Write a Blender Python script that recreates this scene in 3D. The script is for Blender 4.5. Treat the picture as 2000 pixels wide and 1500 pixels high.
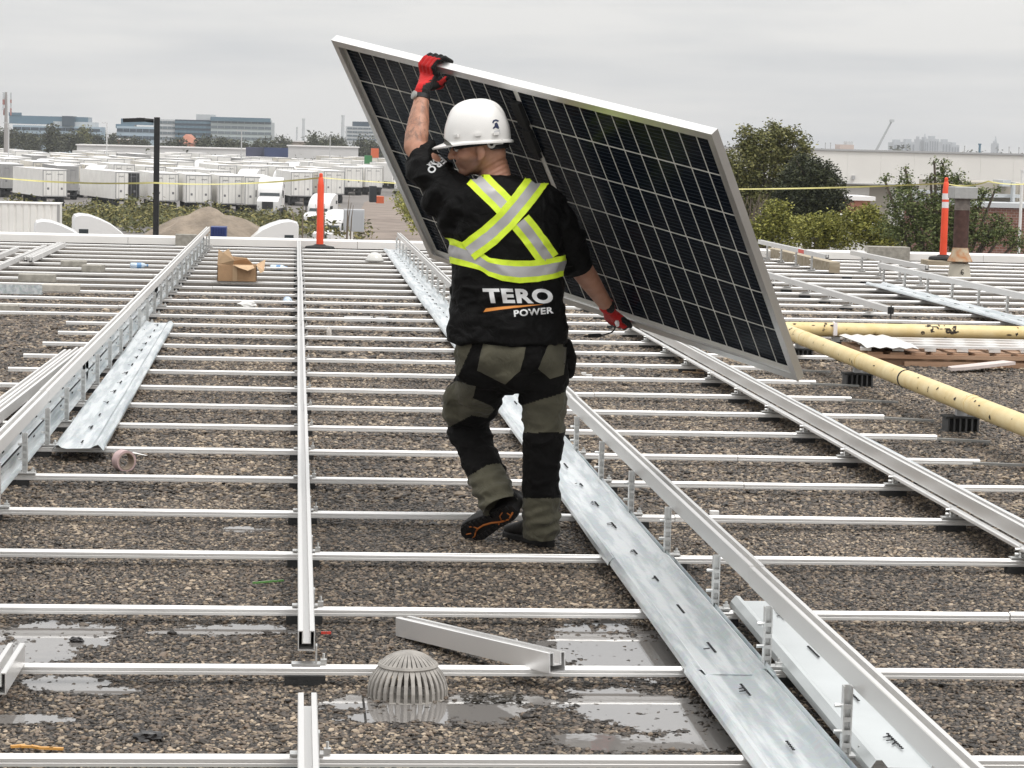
import bpy, bmesh, math, random
import numpy as np
from mathutils import Vector, Matrix, noise
from mathutils.bvhtree import BVHTree

for o in list(bpy.data.objects):
    bpy.data.objects.remove(o)
SC = bpy.context.scene
COL = SC.collection

# ------------------------------------------------------------------ camera
F_PX, CAM_H = 4700.0, 1.61            # focal length for a 2000 px wide picture, eye height over the roof
_y = Vector((-420, 480, -F_PX)).normalized()
_x = Vector((1, -0.0165, -(420 + 480 * 0.0165) / F_PX)).normalized()
_z = _x.cross(_y)
RC = Matrix((_x, _y, _z))             # camera axes -> world axes
cam = bpy.data.cameras.new('camera')
cam_o = bpy.data.objects.new('camera', cam)
COL.objects.link(cam_o)
cam_o.matrix_world = Matrix.Translation((0, 0, CAM_H)) @ RC.to_4x4()
cam.sensor_width = 36
cam.lens = F_PX / 2000 * 36
cam.clip_start, cam.clip_end = 0.1, 20000
SC.camera = cam_o
CAM = Vector((0, 0, CAM_H))

# ------------------------------------------------------------------ sky and sun (overcast)
SUN_EL, SUN_AZ = math.radians(60), math.radians(138)
wd = bpy.data.worlds.new('World')
SC.world = wd
wd.use_nodes = True
nt = wd.node_tree
nt.nodes.clear()
out = nt.nodes.new('ShaderNodeOutputWorld')
sky = nt.nodes.new('ShaderNodeTexSky')
sky.sky_type = 'NISHITA'
sky.sun_disc = False
sky.sun_elevation, sky.sun_rotation = SUN_EL, SUN_AZ
bg1 = nt.nodes.new('ShaderNodeBackground')
bg1.inputs[1].default_value = 0.09
nt.links.new(sky.outputs[0], bg1.inputs[0])
tc = nt.nodes.new('ShaderNodeTexCoord')
sep = nt.nodes.new('ShaderNodeSeparateXYZ')
nt.links.new(tc.outputs['Generated'], sep.inputs[0])
mx = nt.nodes.new('ShaderNodeMath'); mx.operation = 'MAXIMUM'; mx.inputs[1].default_value = 0
nt.links.new(sep.outputs[2], mx.inputs[0])
grad = nt.nodes.new('ShaderNodeMath'); grad.operation = 'MULTIPLY_ADD'      # overcast: zenith about 2.6x the horizon
grad.inputs[1].default_value, grad.inputs[2].default_value = 1.45, 0.86
nt.links.new(mx.outputs[0], grad.inputs[0])
mp = nt.nodes.new('ShaderNodeMapping'); mp.inputs['Scale'].default_value = (3.0, 3.0, 26)
nt.links.new(tc.outputs['Generated'], mp.inputs[0])
nz = nt.nodes.new('ShaderNodeTexNoise'); nz.inputs['Scale'].default_value = 1.6
nz.inputs['Detail'].default_value = 5; nz.inputs['Roughness'].default_value = 0.5
nt.links.new(mp.outputs[0], nz.inputs[0])
rmp = nt.nodes.new('ShaderNodeValToRGB')
rmp.color_ramp.elements[0].position, rmp.color_ramp.elements[0].color = 0.38, (0.67, 0.68, 0.69, 1)
rmp.color_ramp.elements[1].position, rmp.color_ramp.elements[1].color = 0.60, (0.87, 0.855, 0.83, 1)
nt.links.new(nz.outputs[0], rmp.inputs[0])
mul = nt.nodes.new('ShaderNodeMixRGB'); mul.blend_type = 'MULTIPLY'; mul.inputs[0].default_value = 1
nt.links.new(rmp.outputs[0], mul.inputs[1]); nt.links.new(grad.outputs[0], mul.inputs[2])
bg2 = nt.nodes.new('ShaderNodeBackground')
bg2.inputs[1].default_value = 1.0
nt.links.new(mul.outputs[0], bg2.inputs[0])
mixs = nt.nodes.new('ShaderNodeMixShader'); mixs.inputs[0].default_value = 0.94
nt.links.new(bg1.outputs[0], mixs.inputs[1]); nt.links.new(bg2.outputs[0], mixs.inputs[2])
nt.links.new(mixs.outputs[0], out.inputs[0])

sl = bpy.data.lights.new('sun', 'SUN')
sl.energy, sl.angle, sl.color = 1.2, math.radians(13), (1.0, 0.97, 0.93)
so = bpy.data.objects.new('sun', sl); COL.objects.link(so)
_sd = Vector((math.sin(SUN_AZ) * math.cos(SUN_EL), math.cos(SUN_AZ) * math.cos(SUN_EL), math.sin(SUN_EL)))
so.rotation_euler = _sd.to_track_quat('Z', 'Y').to_euler()
so.location = (0, -5, 20)

vs = SC.view_settings
vs.view_transform, vs.look, vs.exposure, vs.gamma = 'Standard', 'None', 0.14, 1.0
vs.use_curve_mapping = False
SC.render.engine = 'CYCLES'
SC.cycles.sample_clamp_indirect = 4.0

# ------------------------------------------------------------------ helpers
def ray(px, py):                       # direction through a point of the 2000x1500 photograph
    return RC @ Vector((px - 1000, 750 - py, -F_PX))
def onz(px, py, z=0.0):
    d = ray(px, py); return CAM + d * ((z - CAM_H) / d.z)
def aty(px, py, Y):
    d = ray(px, py); return CAM + d * (Y / d.y)

MATS = {}
def mat(name, col, rough=0.6, metal=0.0, spec=0.5, var=0.0, vscale=20.0, bump=0.0, bscale=60.0, col2=None,
        coat=0.0, detail=4.0, dist=0.01, stretch=None):
    if name in MATS: return MATS[name]
    m = bpy.data.materials.new(name); m.use_nodes = True
    n, l = m.node_tree.nodes, m.node_tree.links
    b = n['Principled BSDF']
    b.inputs['Base Color'].default_value = (*col, 1)
    b.inputs['Roughness'].default_value = rough
    b.inputs['Metallic'].default_value = metal
    b.inputs['Specular IOR Level'].default_value = spec
    b.inputs['Coat Weight'].default_value = coat
    t = n.new('ShaderNodeTexCoord')
    src = t.outputs['Object']
    if stretch:
        g = n.new('ShaderNodeMapping'); g.inputs['Scale'].default_value = stretch
        l.new(src, g.inputs[0]); src = g.outputs[0]
    if var or col2:
        z = n.new('ShaderNodeTexNoise'); z.inputs['Scale'].default_value = vscale; z.inputs['Detail'].default_value = detail
        l.new(src, z.inputs[0])
        r = n.new('ShaderNodeValToRGB')
        r.color_ramp.elements[0].position, r.color_ramp.elements[1].position = 0.35, 0.65
        c2 = col2 or tuple(min(1, c * (1 + var)) for c in col)
        c1 = col if col2 else tuple(c * (1 - var) for c in col)
        r.color_ramp.elements[0].color = (*c1, 1); r.color_ramp.elements[1].color = (*c2, 1)
        l.new(z.outputs[0], r.inputs[0]); l.new(r.outputs[0], b.inputs['Base Color'])
    if bump:
        z2 = n.new('ShaderNodeTexNoise'); z2.inputs['Scale'].default_value = bscale; z2.inputs['Detail'].default_value = 3
        l.new(src, z2.inputs[0])
        bp = n.new('ShaderNodeBump'); bp.inputs['Strength'].default_value = bump; bp.inputs['Distance'].default_value = dist
        l.new(z2.outputs[0], bp.inputs['Height']); l.new(bp.outputs[0], b.inputs['Normal'])
    MATS[name] = m
    return m

def tag(o, label=None, cat=None, group=None, kind=None):
    if label: o['label'] = label
    if cat: o['category'] = cat
    if group: o['group'] = group
    if kind: o['kind'] = kind
    return o
def thing(name, loc, label, cat, group=None):
    o = bpy.data.objects.new(name, None); COL.objects.link(o)
    o.empty_display_size = 0.1
    o.location = loc
    return tag(o, label, cat, group)
def wloc(o):
    v = Vector(o.location)
    while o.parent:
        o = o.parent; v += Vector(o.location)
    return v

class MB:
    """collects faces (world coordinates) and builds one mesh object"""
    def __init__(s): s.v, s.f, s.m = [], [], []
    def add(s, vs, fs, mi=0):
        k = len(s.v); s.v += [tuple(p) for p in vs]
        s.f += [tuple(k + i for i in f) for f in fs]; s.m += [mi] * len(fs); return s
    def box(s, c, d, rz=0.0, mi=0, M=None):
        c = Vector(c); hx, hy, hz = d[0] / 2, d[1] / 2, d[2] / 2
        R = M if M else Matrix.Rotation(rz, 3, 'Z')
        vs = [c + R @ Vector((x, y, z)) for z in (-hz, hz) for y in (-hy, hy) for x in (-hx, hx)]
        return s.add(vs, [(0, 2, 3, 1), (4, 5, 7, 6), (0, 1, 5, 4), (2, 6, 7, 3), (0, 4, 6, 2), (1, 3, 7, 5)], mi)
    def prism(s, prof, o, d, L, a, b, mi=0, cap=True):
        """profile of (a,b) pairs, counter-clockwise seen against d, pushed L along d from o"""
        o, d, a, b = Vector(o), Vector(d), Vector(a), Vector(b); n = len(prof)
        vs = [o + a * p[0] + b * p[1] for p in prof] + [o + d * L + a * p[0] + b * p[1] for p in prof]
        fs = [(i, (i + 1) % n, n + (i + 1) % n, n + i) for i in range(n)]
        if cap: fs += [tuple(range(n))[::-1], tuple(range(n, 2 * n))]
        return s.add(vs, fs, mi)
    def hollow(s, po, pi, o, d, L, a, b, mi=0, seg=1):
        o, d, a, b = Vector(o), Vector(d), Vector(a), Vector(b); n = len(po)
        q = lambda p, t: o + d * t + a * p[0] + b * p[1]
        vs = []
        for k in range(seg + 1): vs += [q(p, L * k / seg) for p in po] + [q(p, L * k / seg) for p in pi]
        fs = []
        for i in range(n):
            j = (i + 1) % n
            for k in range(seg):
                A, B_ = 2 * n * k, 2 * n * (k + 1)
                fs += [(A + i, A + j, B_ + j, B_ + i), (A + n + i, B_ + n + i, B_ + n + j, A + n + j)]
            E = 2 * n * seg
            fs += [(i, n + i, n + j, j), (E + i, E + j, E + n + j, E + n + i)]
        return s.add(vs, fs, mi)
    def tube(s, pts, r, n=10, mi=0, cap=True):
        pts = [Vector(p) for p in pts]; rs = r if isinstance(r, (list, tuple)) else [r] * len(pts)
        vs, fs = [], []; u = None
        for i, p in enumerate(pts):
            d = (pts[min(i + 1, len(pts) - 1)] - pts[max(i - 1, 0)]).normalized()
            if u is None: u = d.orthogonal().normalized()
            u = (u - d * u.dot(d)).normalized(); w = d.cross(u)
            vs += [p + (u * math.cos(2 * math.pi * k / n) + w * math.sin(2 * math.pi * k / n)) * rs[i] for k in range(n)]
        for i in range(len(pts) - 1):
            for k in range(n):
                fs.append((i * n + k, i * n + (k + 1) % n, (i + 1) * n + (k + 1) % n, (i + 1) * n + k))
        if cap: fs += [tuple(range(n))[::-1], tuple(range((len(pts) - 1) * n, len(pts) * n))]
        return s.add(vs, fs, mi)
    def loft(s, rings, mi=0, cap=True, close=True):
        n = len(rings[0]); vs = [p for r in rings for p in r]; fs = []
        for i in range(len(rings) - 1):
            for k in range(n if close else n - 1):
                fs.append((i * n + k, i * n + (k + 1) % n, (i + 1) * n + (k + 1) % n, (i + 1) * n + k))
        if cap: fs += [tuple(range(n))[::-1], tuple(range((len(rings) - 1) * n, len(rings) * n))]
        return s.add(vs, fs, mi)
    def lathe(s, prof, c, n=24, mi=0, ax=(0, 0, 1)):
        c = Vector(c); Q = Vector(ax).to_track_quat('Z', 'Y').to_matrix()
        return s.loft([[c + Q @ Vector((r * math.cos(2 * math.pi * k / n), r * math.sin(2 * math.pi * k / n), z)) for k in range(n)] for r, z in prof], mi)
    def ball(s, c, r, n=10, mi=0, M=None):
        c = Vector(c); r = r if isinstance(r, (tuple, list)) else (r, r, r); M = M or Matrix.Identity(3)
        rings = []
        for i in range(n + 1):
            a = math.pi * (i / n - 0.5); a = max(-1.5, min(1.5, a))
            rings.append([c + M @ Vector((r[0] * math.cos(a) * math.cos(2 * math.pi * k / (2 * n)), r[1] * math.cos(a) * math.sin(2 * math.pi * k / (2 * n)), r[2] * math.sin(a))) for k in range(2 * n)])
        return s.loft(rings, mi)
    def mesh(s, name, off=Vector((0, 0, 0))):
        me = bpy.data.meshes.new(name)
        me.from_pydata([(p[0] - off[0], p[1] - off[1], p[2] - off[2]) for p in s.v], [], s.f)
        me.polygons.foreach_set('material_index', s.m)
        return me
    def build(s, name, mats, parent=None, loc=None, smooth=False, angle=None):
        off = wloc(parent) if parent else Vector((0, 0, 0))
        if loc is None:
            if parent: loc = off
            else:
                a = np.array(s.v); loc = Vector((*((a.min(0) + a.max(0)) / 2)[:2], a[:, 2].min()))
        loc = Vector(loc)
        me = s.mesh(name, loc)
        for m in (mats if isinstance(mats, (list, tuple)) else [mats]): me.materials.append(m)
        if smooth:
            me.polygons.foreach_set('use_smooth', [True] * len(me.polygons))
            if angle is not None: me.set_sharp_from_angle(angle=math.radians(angle))
        o = bpy.data.objects.new(name, me); COL.objects.link(o)
        if parent: o.parent = parent
        o.location = loc - off
        return o

def inst(src, parent, loc, rot=None, name=None):
    """another object on the same mesh data; loc in world coordinates"""
    o = src.copy(); COL.objects.link(o); o.parent = parent
    if name: o.name = name
    o.location = Vector(loc) - (wloc(parent) if parent else Vector((0, 0, 0)))
    if rot: o.rotation_euler = rot
    return o
def link_mesh(name, me, parent, loc, rot=None):
    o = bpy.data.objects.new(name, me); COL.objects.link(o); o.parent = parent
    o.location = Vector(loc) - (wloc(parent) if parent else Vector((0, 0, 0)))
    if rot: o.rotation_euler = rot
    return o
ORD = ['first', 'second', 'third', 'fourth', 'fifth', 'sixth', 'seventh', 'eighth', 'ninth', 'tenth', 'eleventh', 'twelfth', 'thirteenth',
       'fourteenth', 'fifteenth', 'sixteenth', 'seventeenth', 'eighteenth', 'nineteenth', 'twentieth', 'twenty-first', 'twenty-second',
       'twenty-third', 'twenty-fourth', 'twenty-fifth', 'twenty-sixth', 'twenty-seventh', 'twenty-eighth', 'twenty-ninth', 'thirtieth']
X, Yv, Z = Vector((1, 0, 0)), Vector((0, 1, 0)), Vector((0, 0, 1))
rng = random.Random(7)

# ------------------------------------------------------------------ materials used everywhere
ALU = mat('aluminium', (0.74, 0.73, 0.715), 0.30, 0.55)
ALUR = mat('aluminium_offcut', (0.82, 0.81, 0.80), 0.32, 0.6)
ALUD = mat('aluminium_dull', (0.72, 0.71, 0.695), 0.55, 0.25)
ALUX = mat('aluminium_cross', (0.84, 0.83, 0.815), 0.42, 0.75, var=0.05, vscale=6, stretch=(0.1, 1, 1))
STEEL = mat('post_steel', (0.76, 0.76, 0.75), 0.4, 0.9, var=0.08, vscale=60)
BLACK = mat('black_rubber', (0.018, 0.018, 0.018), 0.75, bump=0.3, bscale=120)
HOLE = mat('dark_slot', (0.01, 0.01, 0.012), 0.9)
WOOD = mat('weathered_wood', (0.33, 0.27, 0.19), 0.85, col2=(0.47, 0.41, 0.31), vscale=14, bump=0.4, bscale=50, stretch=(0.15, 1, 1))
CONC = mat('concrete', (0.34, 0.32, 0.28), 0.9, var=0.18, vscale=16, bump=0.4, bscale=70)
WHITE = mat('white_paint', (0.8, 0.79, 0.77), 0.45, var=0.03, vscale=4)

def galv_mat():
    m = bpy.data.materials.new('galvanised_steel'); m.use_nodes = True
    n, l = m.node_tree.nodes, m.node_tree.links; b = n['Principled BSDF']
    t = n.new('ShaderNodeTexCoord')
    v = n.new('ShaderNodeTexVoronoi'); v.inputs['Scale'].default_value = 55; l.new(t.outputs['Object'], v.inputs[0])
    g = n.new('ShaderNodeMapping'); g.inputs['Scale'].default_value = (22, 1.6, 22); l.new(t.outputs['Object'], g.inputs[0])
    z = n.new('ShaderNodeTexNoise'); z.inputs['Scale'].default_value = 1.1; z.inputs['Detail'].default_value = 6; z.inputs['Roughness'].default_value = 0.6
    l.new(g.outputs[0], z.inputs[0])
    r = n.new('ShaderNodeValToRGB')
    r.color_ramp.elements[0].position, r.color_ramp.elements[0].color = 0.42, (0.55, 0.595, 0.615, 1)
    r.color_ramp.elements[1].position, r.color_ramp.elements[1].color = 0.56, (0.76, 0.79, 0.80, 1)
    l.new(z.outputs[0], r.inputs[0])
    mx = n.new('ShaderNodeMixRGB'); mx.blend_type = 'OVERLAY'; mx.inputs[0].default_value = 0.06
    l.new(r.outputs[0], mx.inputs[1]); l.new(v.outputs['Color'], mx.inputs[2])
    l.new(mx.outputs[0], b.inputs['Base Color'])
    b.inputs['Metallic'].default_value = 0.82
    rr = n.new('ShaderNodeMapRange'); rr.inputs[3].default_value, rr.inputs[4].default_value = 0.28, 0.55
    l.new(z.outputs[0], rr.inputs[0]); l.new(rr.outputs[0], b.inputs['Roughness'])
    bp = n.new('ShaderNodeBump'); bp.inputs['Strength'].default_value = 0.08; bp.inputs['Distance'].default_value = 0.01
    l.new(z.outputs[0], bp.inputs['Height']); l.new(bp.outputs[0], b.inputs['Normal'])
    return m
GALV = galv_mat()

# ------------------------------------------------------------------ the roof
G = -6.3                              # yard level
YP = 35.05                            # the parapet's inner face
PUD = []                              # puddles: (x, y, rx, ry)
def pud(px, py, rx, ry):
    p = onz(px, py, 0.012); PUD.append((p.x, p.y, rx, ry))
pud(1200, 1262, .20, .36); pud(1265, 1285, .13, .20); pud(1235, 1375, .21, .20); pud(1290, 1400, .16, .16); pud(1360, 1440, .12, .10)
pud(1200, 1445, .17, .10); pud(860, 1385, .24, .12); pud(760, 1395, .14, .07); pud(980, 1362, .13, .07); pud(690, 1368, .07, .08)
pud(110, 1235, .17, .20); pud(60, 1268, .14, .15); pud(470, 1225, .16, .09); pud(350, 1230, .08, .05); pud(130, 1330, .12, .10); pud(200, 1345, .10, .05)
pud(480, 1030, .09, .07); pud(60, 1400, .10, .05)
def wet(x, y):                         # >0 under water
    best = -1.0
    for a, b, rx, ry in PUD:
        d = 1 - math.hypot((x - a) / rx, (y - b) / ry)
        if d > best: best = d
    if best <= -0.9: return best
    return best + 0.55 * noise.noise((x * 9, y * 7, 0.3)) + 0.35 * noise.noise((x * 28, y * 22, 1.3))

def gravel_ground():
    m = bpy.data.materials.new('gravel_bed'); m.use_nodes = True
    n, l = m.node_tree.nodes, m.node_tree.links; b = n['Principled BSDF']
    t = n.new('ShaderNodeTexCoord')
    v = n.new('ShaderNodeTexVoronoi'); v.inputs['Scale'].default_value = 62; l.new(t.outputs['Object'], v.inputs[0])
    r = n.new('ShaderNodeValToRGB'); e = r.color_ramp.elements
    e[0].position, e[0].color = 0.0, (0.040, 0.031, 0.024, 1); e[1].position, e[1].color = 1.0, (0.28, 0.22, 0.155, 1)
    q = e.new(0.45); q.color = (0.13, 0.10, 0.072, 1)
    l.new(v.outputs['Color'], r.inputs[0])
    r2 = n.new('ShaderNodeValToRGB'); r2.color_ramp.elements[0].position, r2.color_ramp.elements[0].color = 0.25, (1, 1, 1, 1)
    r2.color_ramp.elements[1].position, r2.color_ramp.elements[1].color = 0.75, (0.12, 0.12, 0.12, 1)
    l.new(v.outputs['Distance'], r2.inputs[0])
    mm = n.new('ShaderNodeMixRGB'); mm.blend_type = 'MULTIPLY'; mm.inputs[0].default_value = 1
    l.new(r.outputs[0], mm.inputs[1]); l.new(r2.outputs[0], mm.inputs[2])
    z = n.new('ShaderNodeTexNoise'); z.inputs['Scale'].default_value = 1.3; z.inputs['Detail'].default_value = 5; l.new(t.outputs['Object'], z.inputs[0])
    r3 = n.new('ShaderNodeValToRGB'); r3.color_ramp.elements[0].position, r3.color_ramp.elements[0].color = 0.3, (0.75, 0.74, 0.72, 1)
    r3.color_ramp.elements[1].position, r3.color_ramp.elements[1].color = 0.7, (1.2, 1.19, 1.15, 1)
    l.new(z.outputs[0], r3.inputs[0])
    m2 = n.new('ShaderNodeMixRGB'); m2.blend_type = 'MULTIPLY'; m2.inputs[0].default_value = 1
    l.new(mm.outputs[0], m2.inputs[1]); l.new(r3.outputs[0], m2.inputs[2]); l.new(m2.outputs[0], b.inputs['Base Color'])
    b.inputs['Roughness'].default_value = 0.75
    bp = n.new('ShaderNodeBump'); bp.inputs['Strength'].default_value = 1.0; bp.inputs['Distance'].default_value = 0.02; bp.invert = True
    l.new(v.outputs['Distance'], bp.inputs['Height']); l.new(bp.outputs[0], b.inputs['Normal'])
    return m
GRAV = gravel_ground()
MEMB = mat('wet_membrane', (0.035, 0.032, 0.03), 0.5, var=0.3, vscale=8)
mb = MB(); mb.box((2, 15.2, -0.15), (60, 40.4, 0.3)); mb.m = [0] * 6
roof = mb.build('roof', [GRAV], loc=(0, 0, 0)); tag(roof, kind='structure')
mb = MB(); mb.box((2, 15.2, (G - 0.3) / 2 - 0.15), (59.4, 40.0, -G - 0.31))
bw = mb.build('roof_building_wall', mat('building_wall', (0.45, 0.42, 0.38), 0.8, var=0.1), loc=(0, 0, G)); tag(bw, kind='structure')

mb = MB(); ml = [(aty(0, 900, y).x - .66, y) for y in (5.2, 15, 25)]; mr = [(aty(2000, 900, y).x + .66, y) for y in (25, 15, 5.2)]
mb.add([(x, y, .003) for x, y in mr[::-1] + ml[::-1]], [(0, 1, 2, 3, 4, 5)])
o = mb.build('membrane_gap_shade', mat('felt_gap_shade', (.014, .012, .010), .8, var=.3, vscale=30), loc=(0, 0, 0)); tag(o, kind='structure')  # near-black membrane sheet, added to deepen the shade between the pebbles
# loose gravel: real pebbles near the camera
def pebble_mesh(k, sub):
    bm = bmesh.new(); bmesh.ops.create_icosphere(bm, subdivisions=sub, radius=0.5)
    r = random.Random(k); s = Vector((r.uniform(.95, 1.45), r.uniform(.62, .95), r.uniform(.5, .72)))
    for v in bm.verts:
        f = 1 + 0.5 * noise.noise(v.co * 2.6 + Vector((k * 7.1, 0, 0)))
        v.co = Vector((v.co.x * s.x, v.co.y * s.y, v.co.z * s.z)) * f
    me = bpy.data.meshes.new('pebble'); bm.to_mesh(me); bm.free()
    if k % 2: me.polygons.foreach_set('use_smooth', [True] * len(me.polygons))
    return me
def pebble_mat():
    m = bpy.data.materials.new('pebble'); m.use_nodes = True
    n, l = m.node_tree.nodes, m.node_tree.links; b = n['Principled BSDF']
    a = n.new('ShaderNodeAttribute'); a.attribute_type = 'INSTANCER'; a.attribute_name = 'tint'
    r = n.new('ShaderNodeValToRGB'); e = r.color_ramp.elements
    e[0].position, e[0].color = 0.0, (0.020, 0.0165, 0.0135, 1); e[1].position, e[1].color = 1.0, (0.43, 0.34, 0.245, 1)
    for p, c in ((0.25, (0.058, 0.047, 0.038)), (0.5, (0.116, 0.092, 0.070)), (0.70, (0.165, 0.120, 0.086)), (0.87, (0.240, 0.190, 0.135))):
        q = e.new(p); q.color = (*c, 1)
    l.new(a.outputs['Fac'], r.inputs[0]); l.new(r.outputs[0], b.inputs['Base Color'])
    b.inputs['Roughness'].default_value = 0.48
    return m
PEB = pebble_mat()
pcol = bpy.data.collections.new('pebble_shapes')
for k in range(5):
    me = pebble_mesh(k, 2 if k < 3 else 1); me.materials.append(PEB)
    pcol.objects.link(bpy.data.objects.new('pebble_shape', me))
def scatter(name, y0, y1, step, size, seed):
    r = np.random.default_rng(seed)
    pts = []
    y = y0
    while y < y1:
        xl, xr = aty(0, 900, y).x - .7, aty(2000, 900, y).x + .7
        n = int((xr - xl) / step)
        xs = xl + (np.arange(n) + r.random(n)) * step; ys = y + (r.random(n) - .5) * step * 1.3
        pts.append(np.c_[xs, ys]); y += step
    P = np.vstack(pts); n = len(P)
    sz = size * (0.55 + 0.95 * r.random(n) ** 1.7); sz[r.random(n) < .012] *= 1.6
    lift = sz * (0.05 + 0.30 * r.random(n))
    keep = np.ones(n, bool)
    big = sorted(PUD)
    for i in range(n):
        x, yy = P[i]
        if yy > 11.5: continue
        w = wet(x, yy)
        if w > 0.02:
            clump = .5 + .9 * noise.noise((x * 16, yy * 13, 7.7))
            if r.random() > max(.14, (1 - (w - .02) / .45)) * max(.16, min(1, clump)): keep[i] = False
            else: lift[i] *= .55
    big_n = 0.20 * np.array([noise.noise((p[0] * 1.7, p[1] * 1.2, 5)) + .5 * noise.noise((p[0] * 5, p[1] * 4, 8)) for p in P])
    damp = np.ones(n)
    for i in range(n):
        if P[i][1] < 10.5:
            w = wet(P[i][0], P[i][1]); damp[i] = 1 - .6 * max(0, min(1, (w + .45) / .5))
    tint = np.clip(r.random(n) ** 1.15 + big_n, 0, 1) * damp
    rot = r.random((n, 3)) * np.array([0.7, 0.7, 6.28]) - np.array([.35, .35, 0])
    P, sz, lift, tint, rot = P[keep], sz[keep], lift[keep], tint[keep], rot[keep]; n = len(P)
    me = bpy.data.meshes.new(name); me.vertices.add(n)
    me.vertices.foreach_set('co', np.c_[P, lift].ravel())
    for nm, tp, dat in (('size', 'FLOAT', sz), ('tint', 'FLOAT', tint), ('turn', 'FLOAT_VECTOR', rot)):
        at = me.attributes.new(nm, tp, 'POINT'); at.data.foreach_set('vector' if tp == 'FLOAT_VECTOR' else 'value', np.asarray(dat).ravel())
    o = bpy.data.objects.new(name, me); COL.objects.link(o)
    ng = bpy.data.node_groups.new('scatter_pebbles', 'GeometryNodeTree')
    ng.interface.new_socket('Geometry', in_out='INPUT', socket_type='NodeSocketGeometry')
    ng.interface.new_socket('Geometry', in_out='OUTPUT', socket_type='NodeSocketGeometry')
    N = ng.nodes.new; L = ng.links.new
    gi, go = N('NodeGroupInput'), N('NodeGroupOutput')
    ci = N('GeometryNodeCollectionInfo'); ci.inputs[0].default_value = pcol; ci.inputs['Separate Children'].default_value = True; ci.inputs['Reset Children'].default_value = True
    ip = N('GeometryNodeInstanceOnPoints'); ip.inputs['Pick Instance'].default_value = True
    def attr(nm, tp):
        a = N('GeometryNodeInputNamedAttribute'); a.data_type = tp; a.inputs['Name'].default_value = nm
        return [s for s in a.outputs if s.enabled and s.name == 'Attribute'][0]
    mtp = N('GeometryNodeMeshToPoints')
    L(gi.outputs[0], mtp.inputs[0]); L(mtp.outputs[0], ip.inputs['Points']); L(ci.outputs[0], ip.inputs['Instance'])
    L(attr('turn', 'FLOAT_VECTOR'), ip.inputs['Rotation']); L(attr('size', 'FLOAT'), ip.inputs['Scale'])
    L(ip.outputs[0], go.inputs[0])
    md = o.modifiers.new('scatter', 'NODES'); md.node_group = ng
    return tag(o, kind='stuff')
QUICK = False
g1 = scatter('gravel', 5.15, 10.6, 0.0100, 0.0124, 1); tag(g1, 'small brown and grey pebbles covering the near roof', 'gravel')
g2 = scatter('gravel', 10.6, 17.5, 0.0146, 0.0172, 2); tag(g2, 'small brown and grey pebbles covering the roof farther back', 'gravel')
g3 = scatter('gravel', 17.5, 25.0, 0.0215, 0.0265, 3); tag(g3, 'pebbles covering the far part of the roof before the parapet', 'gravel')

def water_mat():
    m = bpy.data.materials.new('rain_water'); m.use_nodes = True
    n, l = m.node_tree.nodes, m.node_tree.links; b = n['Principled BSDF']
    b.inputs['Base Color'].default_value = (0.20, 0.188, 0.178, 1); b.inputs['Roughness'].default_value = 0.03; b.inputs['IOR'].default_value = 1.7
    b.inputs['Specular IOR Level'].default_value = 0.9
    t = n.new('ShaderNodeTexCoord'); z = n.new('ShaderNodeTexNoise'); z.inputs['Scale'].default_value = 14
    l.new(t.outputs['Object'], z.inputs[0])
    bp = n.new('ShaderNodeBump'); bp.inputs['Strength'].default_value = 0.02; bp.inputs['Distance'].default_value = 0.01
    l.new(z.outputs[0], bp.inputs['Height']); l.new(bp.outputs[0], b.inputs['Normal'])
    return m
WATER = water_mat()
bounds = ((0.22, 1.6, 5.3, 7.95), (-1.2, .2199, 5.7, 8.1), (-0.55, 0.2, 8.9, 10.3))
for k, (x0, x1, y0, y1) in enumerate(bounds):
    st = 0.009; mb = MB(); idx = {}
    nx, ny = int((x1 - x0) / st), int((y1 - y0) / st)
    def vid(i, j):
        if (i, j) not in idx:
            idx[(i, j)] = len(mb.v); mb.v.append((x0 + i * st, y0 + j * st, 0.0052))
        return idx[(i, j)]
    for i in range(nx):
        for j in range(ny):
            if wet(x0 + (i + .5) * st, y0 + (j + .5) * st) > -0.08:
                mb.f.append((vid(i, j), vid(i + 1, j), vid(i + 1, j + 1), vid(i, j + 1))); mb.m.append(0)
    o = mb.build('puddle', WATER); tag(o, kind='structure')

# ------------------------------------------------------------------ parapet with its coping
pp = thing('parapet', (0, YP, 0), 'low white metal parapet along the far edge of the gravel roof', 'parapet')
COP = mat('white_coping', (0.90, 0.88, 0.85), 0.4, var=0.04, vscale=1.5, bump=0.05, bscale=3)
xs = [-15, -9.1, -5.2, -2.4, 0.9, 4.2, 7.3, 10.2, 13.4, 17, 22]
for a, b in zip(xs[:-1], xs[1:]):
    mb = MB(); prof = [(0, 0.035), (0.03, 0.03), (0.32, 0.03), (0.32, 0.135), (0.30, 0.155), (0.02, 0.15), (0, 0.135)]
    mb.prism(prof, (a + .003, YP, 0), X, b - a - .006, Yv, Z); mb.build('coping', COP, pp)
mb = MB(); mb.box((3, YP + .17, 0.013), (37, .26, .045)); mb.build('curb', mat('curb_flashing', (0.16, 0.15, 0.14), .7, var=.2), pp)
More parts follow.
